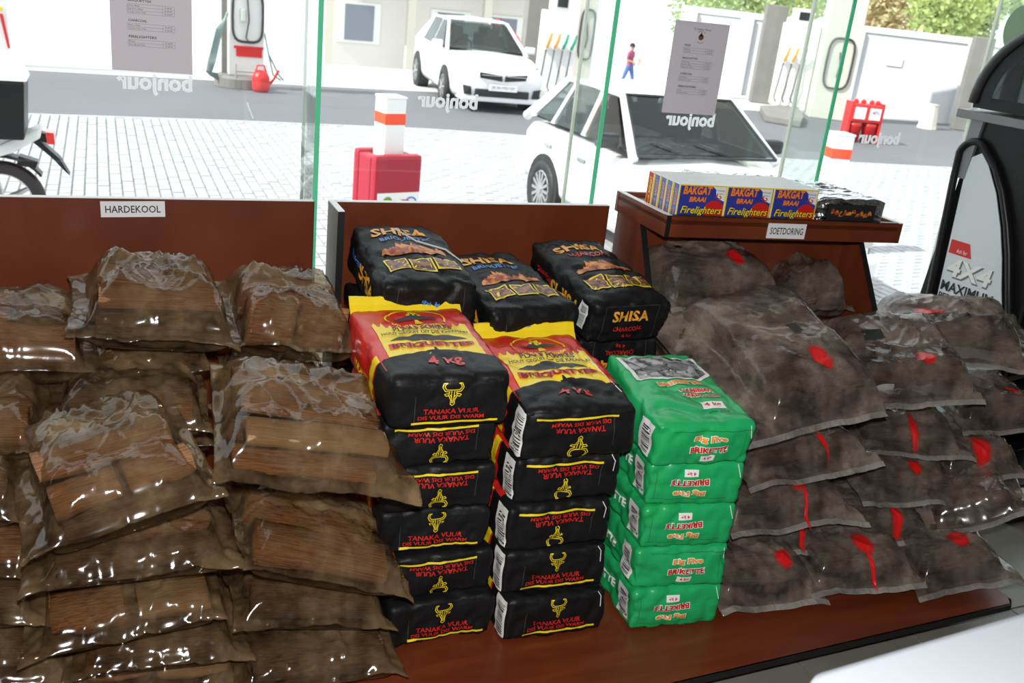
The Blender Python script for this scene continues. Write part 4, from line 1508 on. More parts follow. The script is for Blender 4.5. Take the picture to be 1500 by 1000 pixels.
wb('dark firewood bag with a small round red spot, in the middle of the right pile', (1270, 735, 1.88, 1398, 742, 1.80), 0.36, 0.105, K, 61, rows=2, mark=(0.1, 0.15, 0.022, 0.035), fl=0.03, fr=0.03, hem=0.035)
wb('firewood bag with a red spot on its front seam, second from the platform', (1250, 796, 1.82, 1356, 795, 1.78), 0.36, 0.095, K, 62, rows=2, mark=(0.1, 0.06, 0.022, 0.04), fl=0.02, fr=0.01)
wb('bottom firewood bag in the middle of the right pile, ragged red splash', (1200, 872, 1.70, 1338, 856, 1.65), 0.36, 0.11, K, 63, rows=2, mark=((0.1, 0.22, 0.034, 0.05), (0.08, 0.05, 0.008, 0.05)), fl=0.03, fr=0.02)
wb('dark firewood bag without a spot, low at the right end of the pile', (1375, 788, 1.76, 1500, 764, 1.64), 0.36, 0.115, K, 64, rows=2, fl=0.02, fr=0.04, hem=0.02)
wb('bottom firewood bag at the right end of the platform, dark red splash', (1350, 882, 1.64, 1470, 864, 1.58), 0.34, 0.115, K, 65, rows=2, mark=(0.15, 0.25, 0.036, 0.04), fl=0.03, fr=0.05, hem=0.03)
wb('firewood bag with a bright red spot at the rear, below the tray of firelighters', (985, 462, 2.30, 1140, 446, 2.28), 0.32, 0.145, K, 66, pitch=4, rows=2, mark=(0.30, 0.25, 0.030, 0.045), fl=0.02, fr=0.01, holes=((-0.45, 0.62, 0.010, 0.012),))
wb('small dark firewood bag tucked behind, against the tray stand', (1150, 474, 2.36, 1236, 470, 2.34), 0.22, 0.165, K, 67, rows=3, group='red-spotted clear bags of firewood', fl=0.01, fr=0.03, hem=0.01, wr=1.6)
wb('brown firewood bag standing between the green bags and the large dusty bag, upper', (985, 560, 2.16, 1075, 560, 2.12), 0.34, 0.14, 'brown', 68, rows=2, group='brown film bags beside the green bags', fl=0.01, fr=0.01)
wb('brown firewood bag wedged between the green bags and the dusty bags, lower', (1020, 655, 2.08, 1095, 655, 2.02), 0.34, 0.14, 'brown', 69, rows=2, group='brown film bags beside the green bags', fl=0.01, fr=0.01)
for i in range(4):
    z = DECK + 0.002 + i * 0.128
    for cx, cy, lab in ((1.66, 2.28, 'hidden firewood bag from the platform, behind the large dusty bag'), (2.10, 2.26, 'hidden firewood bag from the platform, behind the right pile')):
        wood_bag(ORDN[i] + lab, (cx - 0.17, cy, z), (cx + 0.17, cy - 0.05, z), 0.32, 0.122, K, 80 + i, rows=2, fl=0.01, fr=0.01, hem=0.0, group='firewood bags hidden in the right rear row')

# ------------------------------------------------------------------ firelighters and foil packs in the tray
TB = TZ - TH + 0.0385
def tray_pt(a, b, z=0.0):
    """a along the tray front from its left end, b back from its front, z above the tray base"""
    p = tFL + xd * a + yd * b
    return Vector((p.x, p.y, TB + z))
FW_, FD, FH = 0.154, 0.036, 0.113
nrm_t = Vector((0, 0, 1)).cross(xd)
BROWNB = mat('white_card', (0.86, 0.86, 0.85), 0.5)
def firebox(front, endred):
    o = MB().box((0, 0, FH / 2), (FW_, FD, FH)).build('firelighter_box', BROWNB, bevel=0.0015)
    S = plane((0, -FD / 2, FH / 2), (1, 0, 0), (0, 0, 1))
    h = FH
    decal('print_border', YEL, S, [rect(FW_ - 0.001, h - 0.001)], 0.0004, o)
    decal('blue_field', BLUE, S, [rect(FW_ - 0.008, h - 0.008)], 0.0008, o)
    decal('white_corner', WHITE, S, [pl((0.030, h / 2 - 0.004), (FW_ / 2 - 0.004, h / 2 - 0.004), (FW_ / 2 - 0.004, 0.010), (0.058, 0.016), (0.045, 0.026), (0.040, 0.045))], 0.0012, o)
    decal('lettering', BLUE, S, [mv(tx('Recommended', 0.006, 0.036), 0.052, h / 2 - 0.014, -0.05), mv(tx('firelighter', 0.005, 0.022), 0.057, h / 2 - 0.024, -0.05)], 0.0016, o)
    decal('lettering', RED, S, [mv(tx('12', 0.014, 0.020, off=0.03), 0.053, 0.022, -0.5)], 0.0016, o)
    decal('red_oval', RED, S, [mv(pl(*[(0.030 * math.cos(t), 0.024 * math.sin(t)) for t in [math.pi * k / 14 for k in range(15)]] + [(-0.030, -0.02), (0.030, -0.02)]), 0.043, -0.012)], 0.0014, o)
    fl = []
    rn = random.Random(4)
    for i in range(11):
        a = -0.066 + 0.0128 * i
        hh = rn.uniform(0.010, 0.020)
        fl.append(mv(pl((-0.008, 0), (0.008, 0), (0.005, hh * .6), (rn.uniform(-.004, .004), hh), (-0.005, hh * 0.5)), a, -h / 2 + 0.006))
    decal('flame_print', mat('print_flame', (0.95, 0.62, 0.10), 0.4), S, fl, 0.0018, o)
    decal('lettering', RED, S, [mv(tx('BAKGAT', 0.026, 0.094, off=0.06, shear=0.15), -0.018, 0.040), mv(tx('BRAAI', 0.017, 0.056, off=0.06, shear=0.15), -0.014, 0.014)], 0.0020, o)
    decal('lettering', ORG, S, [mv(tx('BAKGAT', 0.023, 0.091, off=0.02, shear=0.15), -0.018, 0.040), mv(tx('BRAAI', 0.014, 0.053, off=0.02, shear=0.15), -0.014, 0.014)], 0.0026, o)
    decal('lettering', INK, S, [mv(tx('Firelighters', 0.031, 0.136, off=0.05, shear=0.25), 0.002, -0.021)], 0.0022, o)
    decal('lettering', YEL, S, [mv(tx('Firelighters', 0.028, 0.133, off=0.012, shear=0.25), 0.002, -0.020)], 0.0030, o)
    E_ = plane((-FW_ / 2, 0, FH / 2), (0, -1, 0), (0, 0, 1))
    decal('end_field', RED if endred else mat('print_mid_blue', (0.09, 0.16, 0.52), 0.35), E_, [rect(FD - 0.004, h - 0.004)], 0.0005, o)
    decal('end_edge', YEL, E_, [mv(rect(0.004, h - 0.004), -FD / 2 + 0.004, 0)], 0.0009, o)
    t1 = [mv(tx('BAKGAT', 0.015, 0.050, off=0.04), 0.004, 0.018, math.pi / 2), mv(tx('BRAAI', 0.010, 0.026, off=0.04), 0.004, -0.028, math.pi / 2), mv(ell(0.005, 0.008, 10), 0.004, -0.052)]
    decal('lettering', ORG if not endred else YEL, E_, t1, 0.0010, o)
    return o
proto_f = {}
ROWN = ['front', 'second', 'third', 'fourth', 'rear']
COLN = ['left', 'middle', 'right']
for r in range(5):
    for c in range(3):
        k = r == 4
        lab = 'firelighter box in the %s row, %s column of the tray%s' % (ROWN[r], COLN[c], ', with a red end' if k else ', printed blue')
        if k not in proto_f:
            o = proto_f[k] = firebox(r == 0, k)
        else:
            o = copy_tree(proto_f[k])
        tag(o, lab, 'box', 'firelighter boxes in the tray')
        jr = random.Random(r * 3 + c)
        o.matrix_world = frame(tray_pt(0.036 + FW_ / 2 + c * (FW_ + 0.0015), 0.020 + FD / 2 + r * (FD + 0.001)) + xd * jr.uniform(-0.001, 0.001), xd, -nrm_t * -1, (0, 0, 1))

def foil_pack(seed, w, d, h):
    bm = bmesh.new()
    bmesh.ops.create_cube(bm, size=1.0)
    bmesh.ops.subdivide_edges(bm, edges=bm.edges[:], cuts=9, use_grid_fill=True)
    o_ = Vector((seed * 3.3, seed, 0))
    for v in bm.verts:
        q = v.co.copy()
        x, y, z = q.x * w, q.y * d, (q.z + 0.5) * h
        p = Vector((x, y, z)) * 34 + o_
        k = crease(p * 1.1, 1.0) ** 2 * 0.005 + noise.noise(p * 2.2) * 0.003
        # crimped, pinched ends
        e = smooth01((abs(q.x) - 0.38) / 0.12)
        z = z * (1 - 0.12 * e) + 0.008 * noise.noise(Vector((y * 90, z * 40, seed))) * e
        y *= 1 - 0.25 * e
        v.co = Vector((x, y + k * (1 if q.y > 0 else -1), max(0.0, z + (k if q.z > 0.3 else 0))))
    me = bpy.data.meshes.new('foil_pack')
    bm.to_mesh(me)
    bm.free()
    me.materials.append(FOIL)
    o = bpy.data.objects.new('foil_pack', me)
    C.objects.link(o)
    S0 = plane((0, -d / 2 - 0.0055, h * 0.48), (1, 0, 0), (0, 0, 1))
    S = lambda a, b, hh: S0(a, b, hh) + Vector((0, 0.0022 * noise.noise(Vector((a * 50, b * 50, seed))), 0))
    decal('label_band', INK, S, [rect(w * 0.70, h * 0.70)], 0.001, o, cut=0.02)
    rn = random.Random(seed)
    fl = [mv(pl((-0.008, -0.006), (0.008, -0.004), (0.005, 0.006), (rn.uniform(-.003, .003), rn.uniform(.006, .014)), (-0.006, 0.004)), -w * 0.27 + i * w * 0.06, rn.uniform(-0.002, 0.010)) for i in range(10)]
    decal('flame_print', FIRE, S, fl, 0.0018, o)
    return o
fo = 0.036 + 3 * (FW_ + 0.0015) + 0.006
FWD = 0.245
fp = None
for i in range(7):
    lab = ['front', 'second', 'third', 'fourth', 'fifth'][i] + ' crinkled foil pack beside the firelighter boxes, counted from the tray front' if i < 5 else ('crinkled foil pack lying behind the middle firelighter boxes' if i == 5 else 'crinkled foil pack lying behind the right firelighter boxes')
    o = foil_pack(i + 1, FWD if i < 5 else 0.17, 0.044, 0.088 if i < 5 else 0.104)
    tag(o, lab, 'packet', 'crinkled foil packs in the tray')
    pos = tray_pt(fo + FWD / 2, 0.022 + 0.024 + i * 0.052) if i < 5 else tray_pt(0.23 + (i - 5) * 0.178 + 0.03, 0.255)
    o.matrix_world = frame(pos, xd, -nrm_t * -1, (0, 0, 1))

# ------------------------------------------------------------------ black oil rack on the right
rk0 = aty(1345, 440, 2.62)
rd = Vector((math.sin(R(10)), -math.cos(R(10)), 0))     # along its side, towards the room
rn_ = Vector((-rd.y, rd.x, 0))                           # away from the pile
rk = empty('oil_rack', (rk0.x, rk0.y, 0))
tag(rk, 'tall black oil display rack with an arched silver sign on its side', 'display rack')
bpy.context.view_layer.update()
def rp(s, z, o=0.0):
    return Vector((rk0.x, rk0.y, 0)) + rd * s + rn_ * o + Vector((0, 0, z))
DKG = mat('dark_grey_plastic', (0.055, 0.055, 0.06), 0.3)
RW = 0.42
def rprism(name, pts, o0, o1, m, parent=rk, bevel=0.0):
    mb = MB().prism([rp(s, z, o0) for s, z in pts], rn_ * (o1 - o0))
    return rel(mb.build(name, m, bevel=bevel), parent)
rprism('side_wall', [(-0.01, 0), (0.42, 0), (0.39, 0.66), (0.36, 1.31), (0.05, 1.31), (0.0, 0.66)], 0.0, 0.02, BLACK)
rprism('side_wall', [(-0.01, 0), (0.42, 0), (0.39, 0.66), (0.36, 1.31), (0.05, 1.31), (0.0, 0.66)], RW - 0.02, RW, BLACK)
rprism('back_wall', [(0.0, 0), (0.02, 0), (0.07, 1.31), (0.05, 1.31)], 0.02, RW - 0.02, BLACK)
for z in (0.12, 0.45, 0.78, 1.08):
    rprism('shelf', [(0.03, z), (0.40, z), (0.40, z + 0.02), (0.03, z + 0.02)], 0.02, RW - 0.02, BLACK)
rprism('shelf_top', [(-0.025, 1.305), (0.40, 1.305), (0.40, 1.335), (-0.025, 1.335)], -0.03, RW + 0.03, mat('mid_grey_plastic', (0.20, 0.20, 0.21), 0.3), bevel=0.004)
rprism('corner_post', [(0.022, 1.10), (0.060, 1.10), (0.075, 1.305), (0.030, 1.305)], -0.014, 0.0, mat('mid_grey_plastic', (0.2, 0.2, 0.2)))
# arched header
hp = [(0.012, 1.345)]
for k in range(13):
    a = math.pi - (math.pi / 2) * k / 12
    hp.append((0.34 + 0.33 * math.cos(a), 1.36 + 0.30 * math.sin(a)))
hp += [(0.40, 1.66), (0.40, 1.345)]
hd = rprism('header', hp, 0.0, RW, BLACK)
out = [rp(s, z, -0.006) for s, z in hp[1:-1]]
rel(MB().tube(out, 0.016, 8).build('header_rim', DKG, smooth=True), hd)
inn = [(0.075, 1.385)] + [(0.34 + 0.265 * math.cos(math.pi - math.pi / 2 * k / 12), 1.375 + 0.235 * math.sin(math.pi - math.pi / 2 * k / 12)) for k in range(13)] + [(0.39, 1.385)]
rel(MB().prism([rp(s, z, -0.003) for s, z in inn], rn_ * 0.003).build('header_panel', mat('gloss_black', (0.01, 0.01, 0.012), 0.06, coat=0.8)), hd)
# tombstone sign: silver sheet in a black tube
tube = [(0.055, 0.25), (0.05, 0.66), (0.022, 1.10)]
for k in range(1, 9):
    a = math.pi - 0.62 * math.pi * k / 8
    tube.append((0.075 + 0.058 * math.cos(a), 1.175 + 0.060 * math.sin(a)))
tube += [(0.165, 1.165), (0.215, 1.09), (0.262, 0.99), (0.300, 0.89), (0.335, 0.78), (0.368, 0.67), (0.40, 0.45), (0.41, 0.25)]
af = rel(MB().tube([rp(s, z, -0.016) for s, z in tube], 0.0135, 10).build('arched_tube', BLACK, smooth=True), rk)
shp = [(0.078, 0.25), (0.078, 0.66), (0.058, 1.10), (0.068, 1.18), (0.10, 1.20), (0.135, 1.165), (0.19, 1.08), (0.240, 0.97), (0.276, 0.87), (0.308, 0.76), (0.338, 0.67), (0.365, 0.45), (0.375, 0.25)]
SILV = mat('silver_sheet', (0.60, 0.65, 0.68), 0.4, var=(2.5, 0.8, (0.72, 0.76, 0.79)))
sg = rel(MB().prism([rp(s, z, -0.012) for s, z in shp], rn_ * 0.004).build('sign_panel', SILV), rk)
SS = lambda a, b, h: rp(a, b, -0.012 - h)
def rdec(name, m, shapes, h):
    o = decal(name, m, SS, shapes, h, sg)
    o.matrix_parent_inverse = sg.matrix_world.inverted()
    return o
bpy.context.view_layer.update()
rdec('red_banner', RED, [pl((0.076, 0.835), (0.168, 0.835), (0.150, 0.885), (0.076, 0.885))], 0.001)
rdec('lettering', WHITE, [mv(tx('Ask for', 0.015, 0.042), 0.128, 0.850), mv(tx('4X4', 0.066, 0.175, off=0.03, shear=0.1), 0.175, 0.788), mv(tx('TOTAL Quartz', 0.012, 0.088, off=0.015), 0.215, 0.842)], 0.002)
rdec('lettering', GREYINK, [mv(tx('4X4', 0.070, 0.178, off=0.05, shear=0.1), 0.178, 0.784)], 0.0012)
rdec('lettering', INK, [mv(tx('MAXIMUM', 0.038, 0.205, off=0.03), 0.185, 0.716), mv(tx('PERFORMANCE', 0.026, 0.215, off=0.025), 0.190, 0.676), mv(tx('AND PROTECTION', 0.026, 0.215, off=0.025), 0.190, 0.640)], 0.002)

# small price card on a low dark shelf unit at the right edge
lc = aty(1493, 722, 2.02)
lt = tag(MB().box((0, 0, 0), (0.30, 0.22, lc.z + 0.03)).build('black_crate', BLACK, bevel=0.008), 'low black box on the floor at the right edge, holding a small numbered card', 'box')
lt.location = (lc.x + 0.14, lc.y + 0.115, (lc.z + 0.03) / 2)
pc = MB().box((0, 0, 0), (0.07, 0.0015, 0.035)).build('price_card', PAPER, lt)
pc.location = (-0.115, -0.112, (lc.z + 0.03) / 2 - 0.03)
decal('lettering', INK, plane((-0.115, -0.113, (lc.z + 0.03) / 2 - 0.03), (1, 0, 0), (0, 0, 1)), [mv(tx('3', 0.02), -0.018, 0)], 0.0006, lt)

# white chest in the near right corner
CZ = 0.93
c0, c1 = atz(1166, 990, CZ), atz(1500, 893, CZ)
cdv = (c1 - c0).normalized()
cn = Vector((cdv.y, -cdv.x, 0))
def rounded(p, u, v, lu, lv, r, n=6):
    """rectangle with its first corner p rounded"""
    pts = [p + v * lv]
    for k in range(n + 1):
        a = math.pi / 2 * k / n
        pts.append(p + u * r * (1 - math.sin(a) * 1.0) * 1.0 + v * r * (1 - math.cos(a)) if False else p + u * (r - r * math.cos(a)) + v * (r - r * math.sin(a)))
    pts += [p + u * lu, p + u * lu + v * lv]
    return pts
ch = empty('white_chest', (c0.x + 0.3, c0.y - 0.2, 0))
tag(ch, 'white rounded plastic chest corner, blurred, in the near right corner', 'chest')
bpy.context.view_layer.update()
CW = mat('white_plastic', (0.46, 0.49, 0.54), 0.4)
rel(MB().prism(rounded(c0, cdv, cn, 0.75, 0.42, 0.035), (0, 0, -0.05)).build('lid', CW, bevel=0.012, smooth=True), ch)
b0 = c0 + cdv * 0.012 + cn * 0.012
rel(MB().prism([p + Vector((0, 0, -0.056)) for p in rounded(b0, cdv, cn, 0.73, 0.40, 0.03)], (0, 0, -0.872)).build('body', CW, bevel=0.004), ch)

# ------------------------------------------------------------------ the forecourt: vehicles, pumps, people
def G(px_, py_):
    return atz(px_, py_, GZ)

def car(root, P):
    """x forward from the rear axle, y to the car's left, z up"""
    st = P['st']
    mb = MB()
    n = 13
    for (x, hw, zb, zt) in st:
        half = [(0, zb), (hw * .88, zb), (hw * .97, zb + .10), (hw, (zb + zt) * .5), (hw * .985, zt - .13), (hw * .90, zt - .03), (0, zt + .015)]
        ringp = half + [(-a, b) for a, b in half[-2:0:-1]]
        mb.v += [(x, a, b) for a, b in ringp]
    m = 12
    for i in range(len(st) - 1):
        for k in range(m):
            mb.f.append((i * m + k, i * m + (k + 1) % m, (i + 1) * m + (k + 1) % m, (i + 1) * m + k))
    mb.f += [tuple(range(m))[::-1], tuple((len(st) - 1) * m + k for k in range(m))]
    mb.m = [0] * len(mb.f)
    o = mb.build('body_shell', CARW, root, smooth=False)
    o.modifiers.new('b', 'BEVEL').width = 0.05
    o.modifiers['b'].segments = 3
    o.data.shade_smooth()
    bf, rf, rr_, br = P['gx']
    zb, zr, hb, hr = P['gz']
    vs = [(bf, hb, zb), (bf, -hb, zb), (br, hb, zb), (br, -hb, zb), (rf, hr, zr - .03), (rf, -hr, zr - .03), (rr_, hr, zr - .03), (rr_, -hr, zr - .03), ((rf + rr_) / 2, hr, zr), ((rf + rr_) / 2, -hr, zr), (rf - .12, 0, zr + .01), (rr_ + .12, 0, zr + .01), ((rf + rr_) / 2, 0, zr + .035)]
    fs = [(0, 1, 5, 4), (3, 2, 6, 7), (1, 3, 7, 9, 5), (2, 0, 4, 8, 6), (4, 5, 10), (6, 11, 7), (4, 10, 12, 8), (5, 9, 12, 10), (8, 12, 11, 6), (9, 7, 11, 12), (0, 2, 3, 1)]
    vs2 = [Vector(v) for v in vs]
    g = MB().add(vs2, [(4, 5, 10), (6, 11, 7), (4, 10, 12, 8), (5, 9, 12, 10), (8, 12, 11, 6), (9, 7, 11, 12), (4, 8, 6, 7, 9, 5)]).build('roof', CARW, root, bevel=0.02)
    g.data.shade_smooth()
    for sgn in (-1, 1):
        MB().tube([(bf, sgn * hb, zb - .03), (rf, sgn * hr, zr - .035)], [.045, .032], 8).build('windscreen_pillar', CARW, root, smooth=True)
        MB().tube([(br, sgn * hb, zb - .03), (rr_, sgn * hr, zr - .035)], [.05, .04], 8).build('rear_pillar', CARW, root, smooth=True)
        MB().tube([(rf, sgn * hr, zr - .045), ((rf + rr_) / 2, sgn * hr, zr - .03), (rr_, sgn * hr, zr - .045)], .032, 8).build('roof_rail', CARW, root, smooth=True)
    MB().box(((bf + br) / 2, 0, zb + .005), (bf - br - .25, 2 * hb - .06, .02)).build('interior_tub', CABIN, root)
    for sgn in (-1, 1):
        for xs in (bf - 1.05, bf - 1.75):
            if xs > br + .35:
                MB().box((xs, sgn * .36, zb + .13), (.14, .42, .24)).build('seat_back', P['seat'], root, bevel=.03)
                MB().box((xs - .02, sgn * .36, zb + .31), (.08, .24, .13)).build('headrest', P['seat'], root, bevel=.03)
    MB().tube([(bf - .55 + .10 * math.cos(t), -.36 + .17 * math.sin(t), zb + .06 + .13 * math.cos(t)) for t in [2 * math.pi * k / 16 for k in range(16)]], .014, 6, closed=True).build('steering_wheel', RUBBER, root)
    def side(x, t, sgn, off=0.012):
        return Vector((x, sgn * (hb + (hr - hb) * t + off), zb + (zr - .03 - zb) * t))
    def front(s, t, off=0.014):
        return Vector((bf + (rf - bf) * t + off, s * (hb + (hr - hb) * t), zb + (zr - .03 - zb) * t + off * .4))
    ws = MB().prism([front(s, t) for s, t in P['ws']], (-0.008, 0, 0)).build('windscreen', CARTINT, root)
    MB().prism([(br - .01, -hb * .92, zb + .02), (br - .01, hb * .92, zb + .02), (rr_ - .01, hr * .92, zr - .06), (rr_ - .01, -hr * .92, zr - .06)], (.008, 0, 0)).build('rear_window', CARCLEAR, root)
    for sgn in (-1, 1):
        for poly in P['solid']:
            MB().prism([side(x, t, sgn, .004) for x, t in poly], (0, -sgn * 0.03, 0)).build('side_pillar', CARW, root)
        for poly, mm in P['win']:
            MB().prism([side(x, t, sgn) for x, t in poly], (0, -sgn * 0.008, 0)).build('side_window', mm, root)
        for hx in P['handles']:
            MB().box((hx, sgn * (P['hw'] * .985 + .008), P['hz']), (.16, .022, .035)).build('door_handle', CARW if P['wh'] else SIDEGL, root, bevel=.006)
        mx = bf - .28
        MB().box((mx, sgn * (hb + .13), zb + .08), (.11, .20, .13)).build('wing_mirror', P['mm'], root, bevel=.03)
        for wx in (0, P['wb']):
            yy = sgn * (P['hw'] - .07)
            arch = MB().cyl((wx, sgn * (P['hw'] - .22), P['wr'] + .01), (wx, sgn * (P['hw'] + .004), P['wr'] + .01), P['wr'] + .055, 28).build('wheel_arch', RUBBER, root)
            r = P['wr']
            w = MB().lathe([(r * .66, -.09), (r * .95, -.09), (r, -.06), (r, .06), (r * .95, .09), (r * .68, .09), (r * .66, .07)], (wx, yy, r), (0, sgn, 0), 28).build('wheel', RUBBER, root, smooth=True)
            rim = MB().lathe([(r * .68, .08), (r * .62, .09), (r * .60, .05), (.0, .05)], (wx, yy, r), (0, sgn, 0), 28)
            for k in range(P['spokes']):
                a = 2 * math.pi * k / P['spokes']
                M = Matrix.Rotation(a, 3, 'Y')
                rim.box(Vector((wx, yy + sgn * .082, r)) + M @ Vector((r * .36, 0, 0)), (r * .56, .02, .03), M=M)
            rim.cyl((wx, yy, r), (wx, yy + sgn * .10, r), r * .15, 12)
            rim.build('wheel_rim', STEEL, w)
    return o, front

def place_car(root, H, origin):
    Lf = Vector((0, 0, 1)).cross(H)
    root.matrix_world = frame(origin, H, Lf, (0, 0, 1))

# white sedan with its front towards the shop
h = -0.10
H = Vector((math.sin(h), -math.cos(h), 0))
Lr = Vector((math.cos(h), math.sin(h), 0))
fwp = G(654, 151)
sed = empty('sedan_car')
place_car(sed, H, fwp + Lr * 0.78 - H * 2.6)
tag(sed, 'white sedan with dark split grille, facing the shop by the fuel pumps', 'car')
P = dict(st=[(-.92, .66, .40, .98), (-.80, .80, .28, 1.02), (-.3, .86, .22, 1.02), (.8, .88, .20, .98), (1.9, .88, .20, .97), (2.6, .87, .20, .93), (3.1, .84, .20, .86), (3.40, .78, .22, .78), (3.52, .66, .28, .68)],
         gx=(2.30, 1.42, .25, -.62), gz=(.94, 1.47, .78, .58), ws=[(-.92, .06), (.92, .06), (.90, .93), (-.90, .93)],
         win=[([(1.95, .04), (1.02, .04), (1.02, .93), (1.35, .93)], CARTINT), ([(.95, .04), (.05, .04), (.25, .93), (.95, .93)], CARTINT)],
         solid=[[(-.62, 0), (.06, 0), (.27, .98), (.20, .98)], [(.94, 0), (1.03, 0), (1.03, .98), (.94, .98)]], seat=mat('tan_seat', (.34, .29, .24), .9),
         handles=(1.15, .25), hw=.88, hz=.80, wh=True, mm=CARW, wb=2.6, wr=.315, spokes=7)
_, fr_ = car(sed, P)
for a in (-1, 1):
    MB().prism([(3.10, a * .80, .70), (3.42, a * .50, .62), (3.44, a * .48, .72), (3.20, a * .72, .83)], (.04, 0, .01)).build('headlight', mat('headlamp_glass', (.55, .56, .52), .1, coat=.8), sed, bevel=.012)
    MB().prism([(3.535, a * .70, .30), (3.535, a * .56, .30), (3.545, a * .58, .44), (3.50, a * .72, .46)], (.02, 0, 0)).build('fog_lamp_recess', RUBBER, sed)
    MB().prism([(3.55, a * .03, .66), (3.55, a * .44, .70), (3.52, a * .42, .60), (3.56, a * .02, .56)], (.025, 0, 0)).build('grille', RUBBER, sed)
    MB().box((3.58, a * .23, .655), (.01, .36, .012)).build('grille_bar', STEEL, sed)
MB().lathe([(.075, 0), (.062, .012), (.055, .004)], (3.56, 0, .66), (1, 0, 0), 20).build('emblem', STEEL, sed)
MB().box((3.53, 0, .345), (.08, 1.0, .13)).build('lower_intake', RUBBER, sed, bevel=.02)
npl = MB().box((3.585, 0, .45), (.02, .52, .11)).build('number_plate', PAPER, sed)
decal('lettering', GREYINK, plane((3.596, 0, .45), (0, 1, 0), (0, 0, 1)), [tx('JR 86 MD GP', .06, .42)], .002, npl)
MB().box((3.30, 0, .24), (.5, 1.5, .10)).build('bumper_lip', CARW, sed, bevel=.03)

# white hatchback parked close to the window
h = 0.02
H = Vector((math.sin(h), -math.cos(h), 0))
Lr = Vector((math.cos(h), math.sin(h), 0))
hat = empty('hatchback_car')
place_car(hat, H, G(795, 319) + Lr * 0.78)
tag(hat, 'white hatchback with black door mirror, parked close outside the window', 'car')
TAN = glass_mat('tan_tinted_glass', (.62, .52, .44))
P = dict(st=[(-.78, .62, .42, .86), (-.70, .76, .30, .92), (-.35, .82, .25, .95), (.6, .835, .22, .95), (1.5, .835, .22, .93), (2.2, .83, .22, .88), (2.75, .80, .22, .80), (3.02, .74, .26, .70), (3.10, .62, .34, .62)],
         gx=(1.62, .98, -.10, -.70), gz=(.97, 1.45, .77, .60), ws=[(-.95, .04), (.95, .04), (.94, .95), (-.94, .95)],
         win=[([(1.42, .03), (.68, .03), (.68, .93), (.93, .93)], TAN), ([(.60, .03), (-.02, .03), (.10, .93), (.60, .93)], CARCLEAR), ([(-.08, .04), (-.50, .06), (-.08, .84), (.03, .90)], CARCLEAR)],
         solid=[[(-.72, 0), (-.50, 0), (-.06, .98), (-.14, .98)], [(.59, 0), (.69, 0), (.69, .98), (.59, .98)], [(-.09, 0), (-.01, 0), (.11, .98), (.03, .98)]], seat=CABIN,
         handles=(.78, .02), hw=.835, hz=.76, wh=False, mm=RUBBER, wb=2.42, wr=.30, spokes=14)
_, fr_ = car(hat, P)
fs = MB()
for (a, b), (c, d) in (((-.97, .0), (.97, .0)), ((.97, .0), (.96, .98)), ((.96, .98), (-.96, .98)), ((-.96, .98), (-.97, .0))):
    fs.tube([fr_(a, b, .012), fr_(c, d, .012)], .014, 6)
fs.build('windscreen_seal', RUBBER, hat)
for a in (-.3, .32):
    MB().tube([fr_(a, .03, .03), fr_(a - .45, .22, .03)], .008, 5).build('wiper', RUBBER, hat)
for a in (-1, 1):
    MB().box((3.02, a * .55, .62), (.10, .36, .15)).build('headlight', mat('headlamp_glass', (.55, .56, .52), .1), hat, bevel=.02)
    MB().box((2.92, a * .765, .50), (.14, .05, .07)).build('indicator', mat('indicator_grey', (.22, .24, .27), .3), hat, bevel=.01)
MB().box((3.08, 0, .40), (.16, 1.5, .20)).build('bumper', CARW, hat, bevel=.06)
MB().box((-.74, 0, .42), (.16, 1.5, .22)).build('bumper', CARW, hat, bevel=.06)

# scooter with delivery box at the left edge
sc_ = empty('delivery_scooter', G(8, 352))
tag(sc_, 'white delivery scooter with black top box and red tail lamp, at the left edge', 'scooter')
wr = .31
def wheel_at(x):
    w = MB().lathe([(wr * .72, -.05), (wr * .92, -.055), (wr, -.02), (wr, .02), (wr * .92, .055), (wr * .72, .05), (wr * .70, .0), (wr * .72, -.05)], (x, 0, wr), (0, 1, 0), 36).build('wheel', RUBBER, sc_, smooth=True)
    r = MB().lathe([(wr * .76, -.03), (wr * .68, -.03), (wr * .68, .03), (wr * .76, .03)], (x, 0, wr), (0, 1, 0), 36)
    for k in range(5):
        a = 2 * math.pi * k / 5 + .5
        r.tube([(x, 0, wr), (x + wr * .70 * math.cos(a), 0, wr + wr * .70 * math.sin(a))], [.030, .018], 6)
    r.cyl((x, -.05, wr), (x, .05, wr), .055, 12)
    r.build('wheel_rim', STEEL, w)
wheel_at(0); wheel_at(-1.28)
def sideprism(name, pts, y0, y1, m, bevel=.01):
    return MB().prism([(a, y0, b) for a, b in pts], (0, y1 - y0, 0)).build(name, m, sc_, bevel=bevel)
sideprism('tail_cowl', [(-.55, .60), (.02, .76), (.31, .90), (.30, .82), (.10, .70), (-.30, .56), (-.55, .50)], -.13, .13, WHITE, .02)
bx = sideprism('top_box', [(-.42, .82), (.20, .82), (.225, 1.24), (-.42, 1.24)], -.24, .24, BLACK, .02)
bx2 = MB().prism([(-.44, -.255, 1.24), (.245, -.255, 1.24), (.16, -.20, 1.37), (-.42, -.20, 1.37)], (0, .46, 0)).build('box_lid', WHITE, bx, bevel=.02)
MB().box((-.16, -.1, 1.373), (.10, .02, .008)).build('lid_latch', RUBBER, bx2)
sideprism('tail_lamp', [(.34, .77), (.395, .765), (.39, .855), (.33, .86)], -.08, .08, mat('red_lamp', (.75, .02, .01), .2, coat=.8), .008)
sideprism('lamp_bracket', [(.25, .80), (.345, .77), (.345, .84), (.26, .86)], -.05, .05, BLACK, .006)
sideprism('mudguard_flap', [(.22, .80), (.28, .80), (.42, .66), (.485, .53), (.455, .56), (.36, .67)], -.07, .07, BLACK, .004)
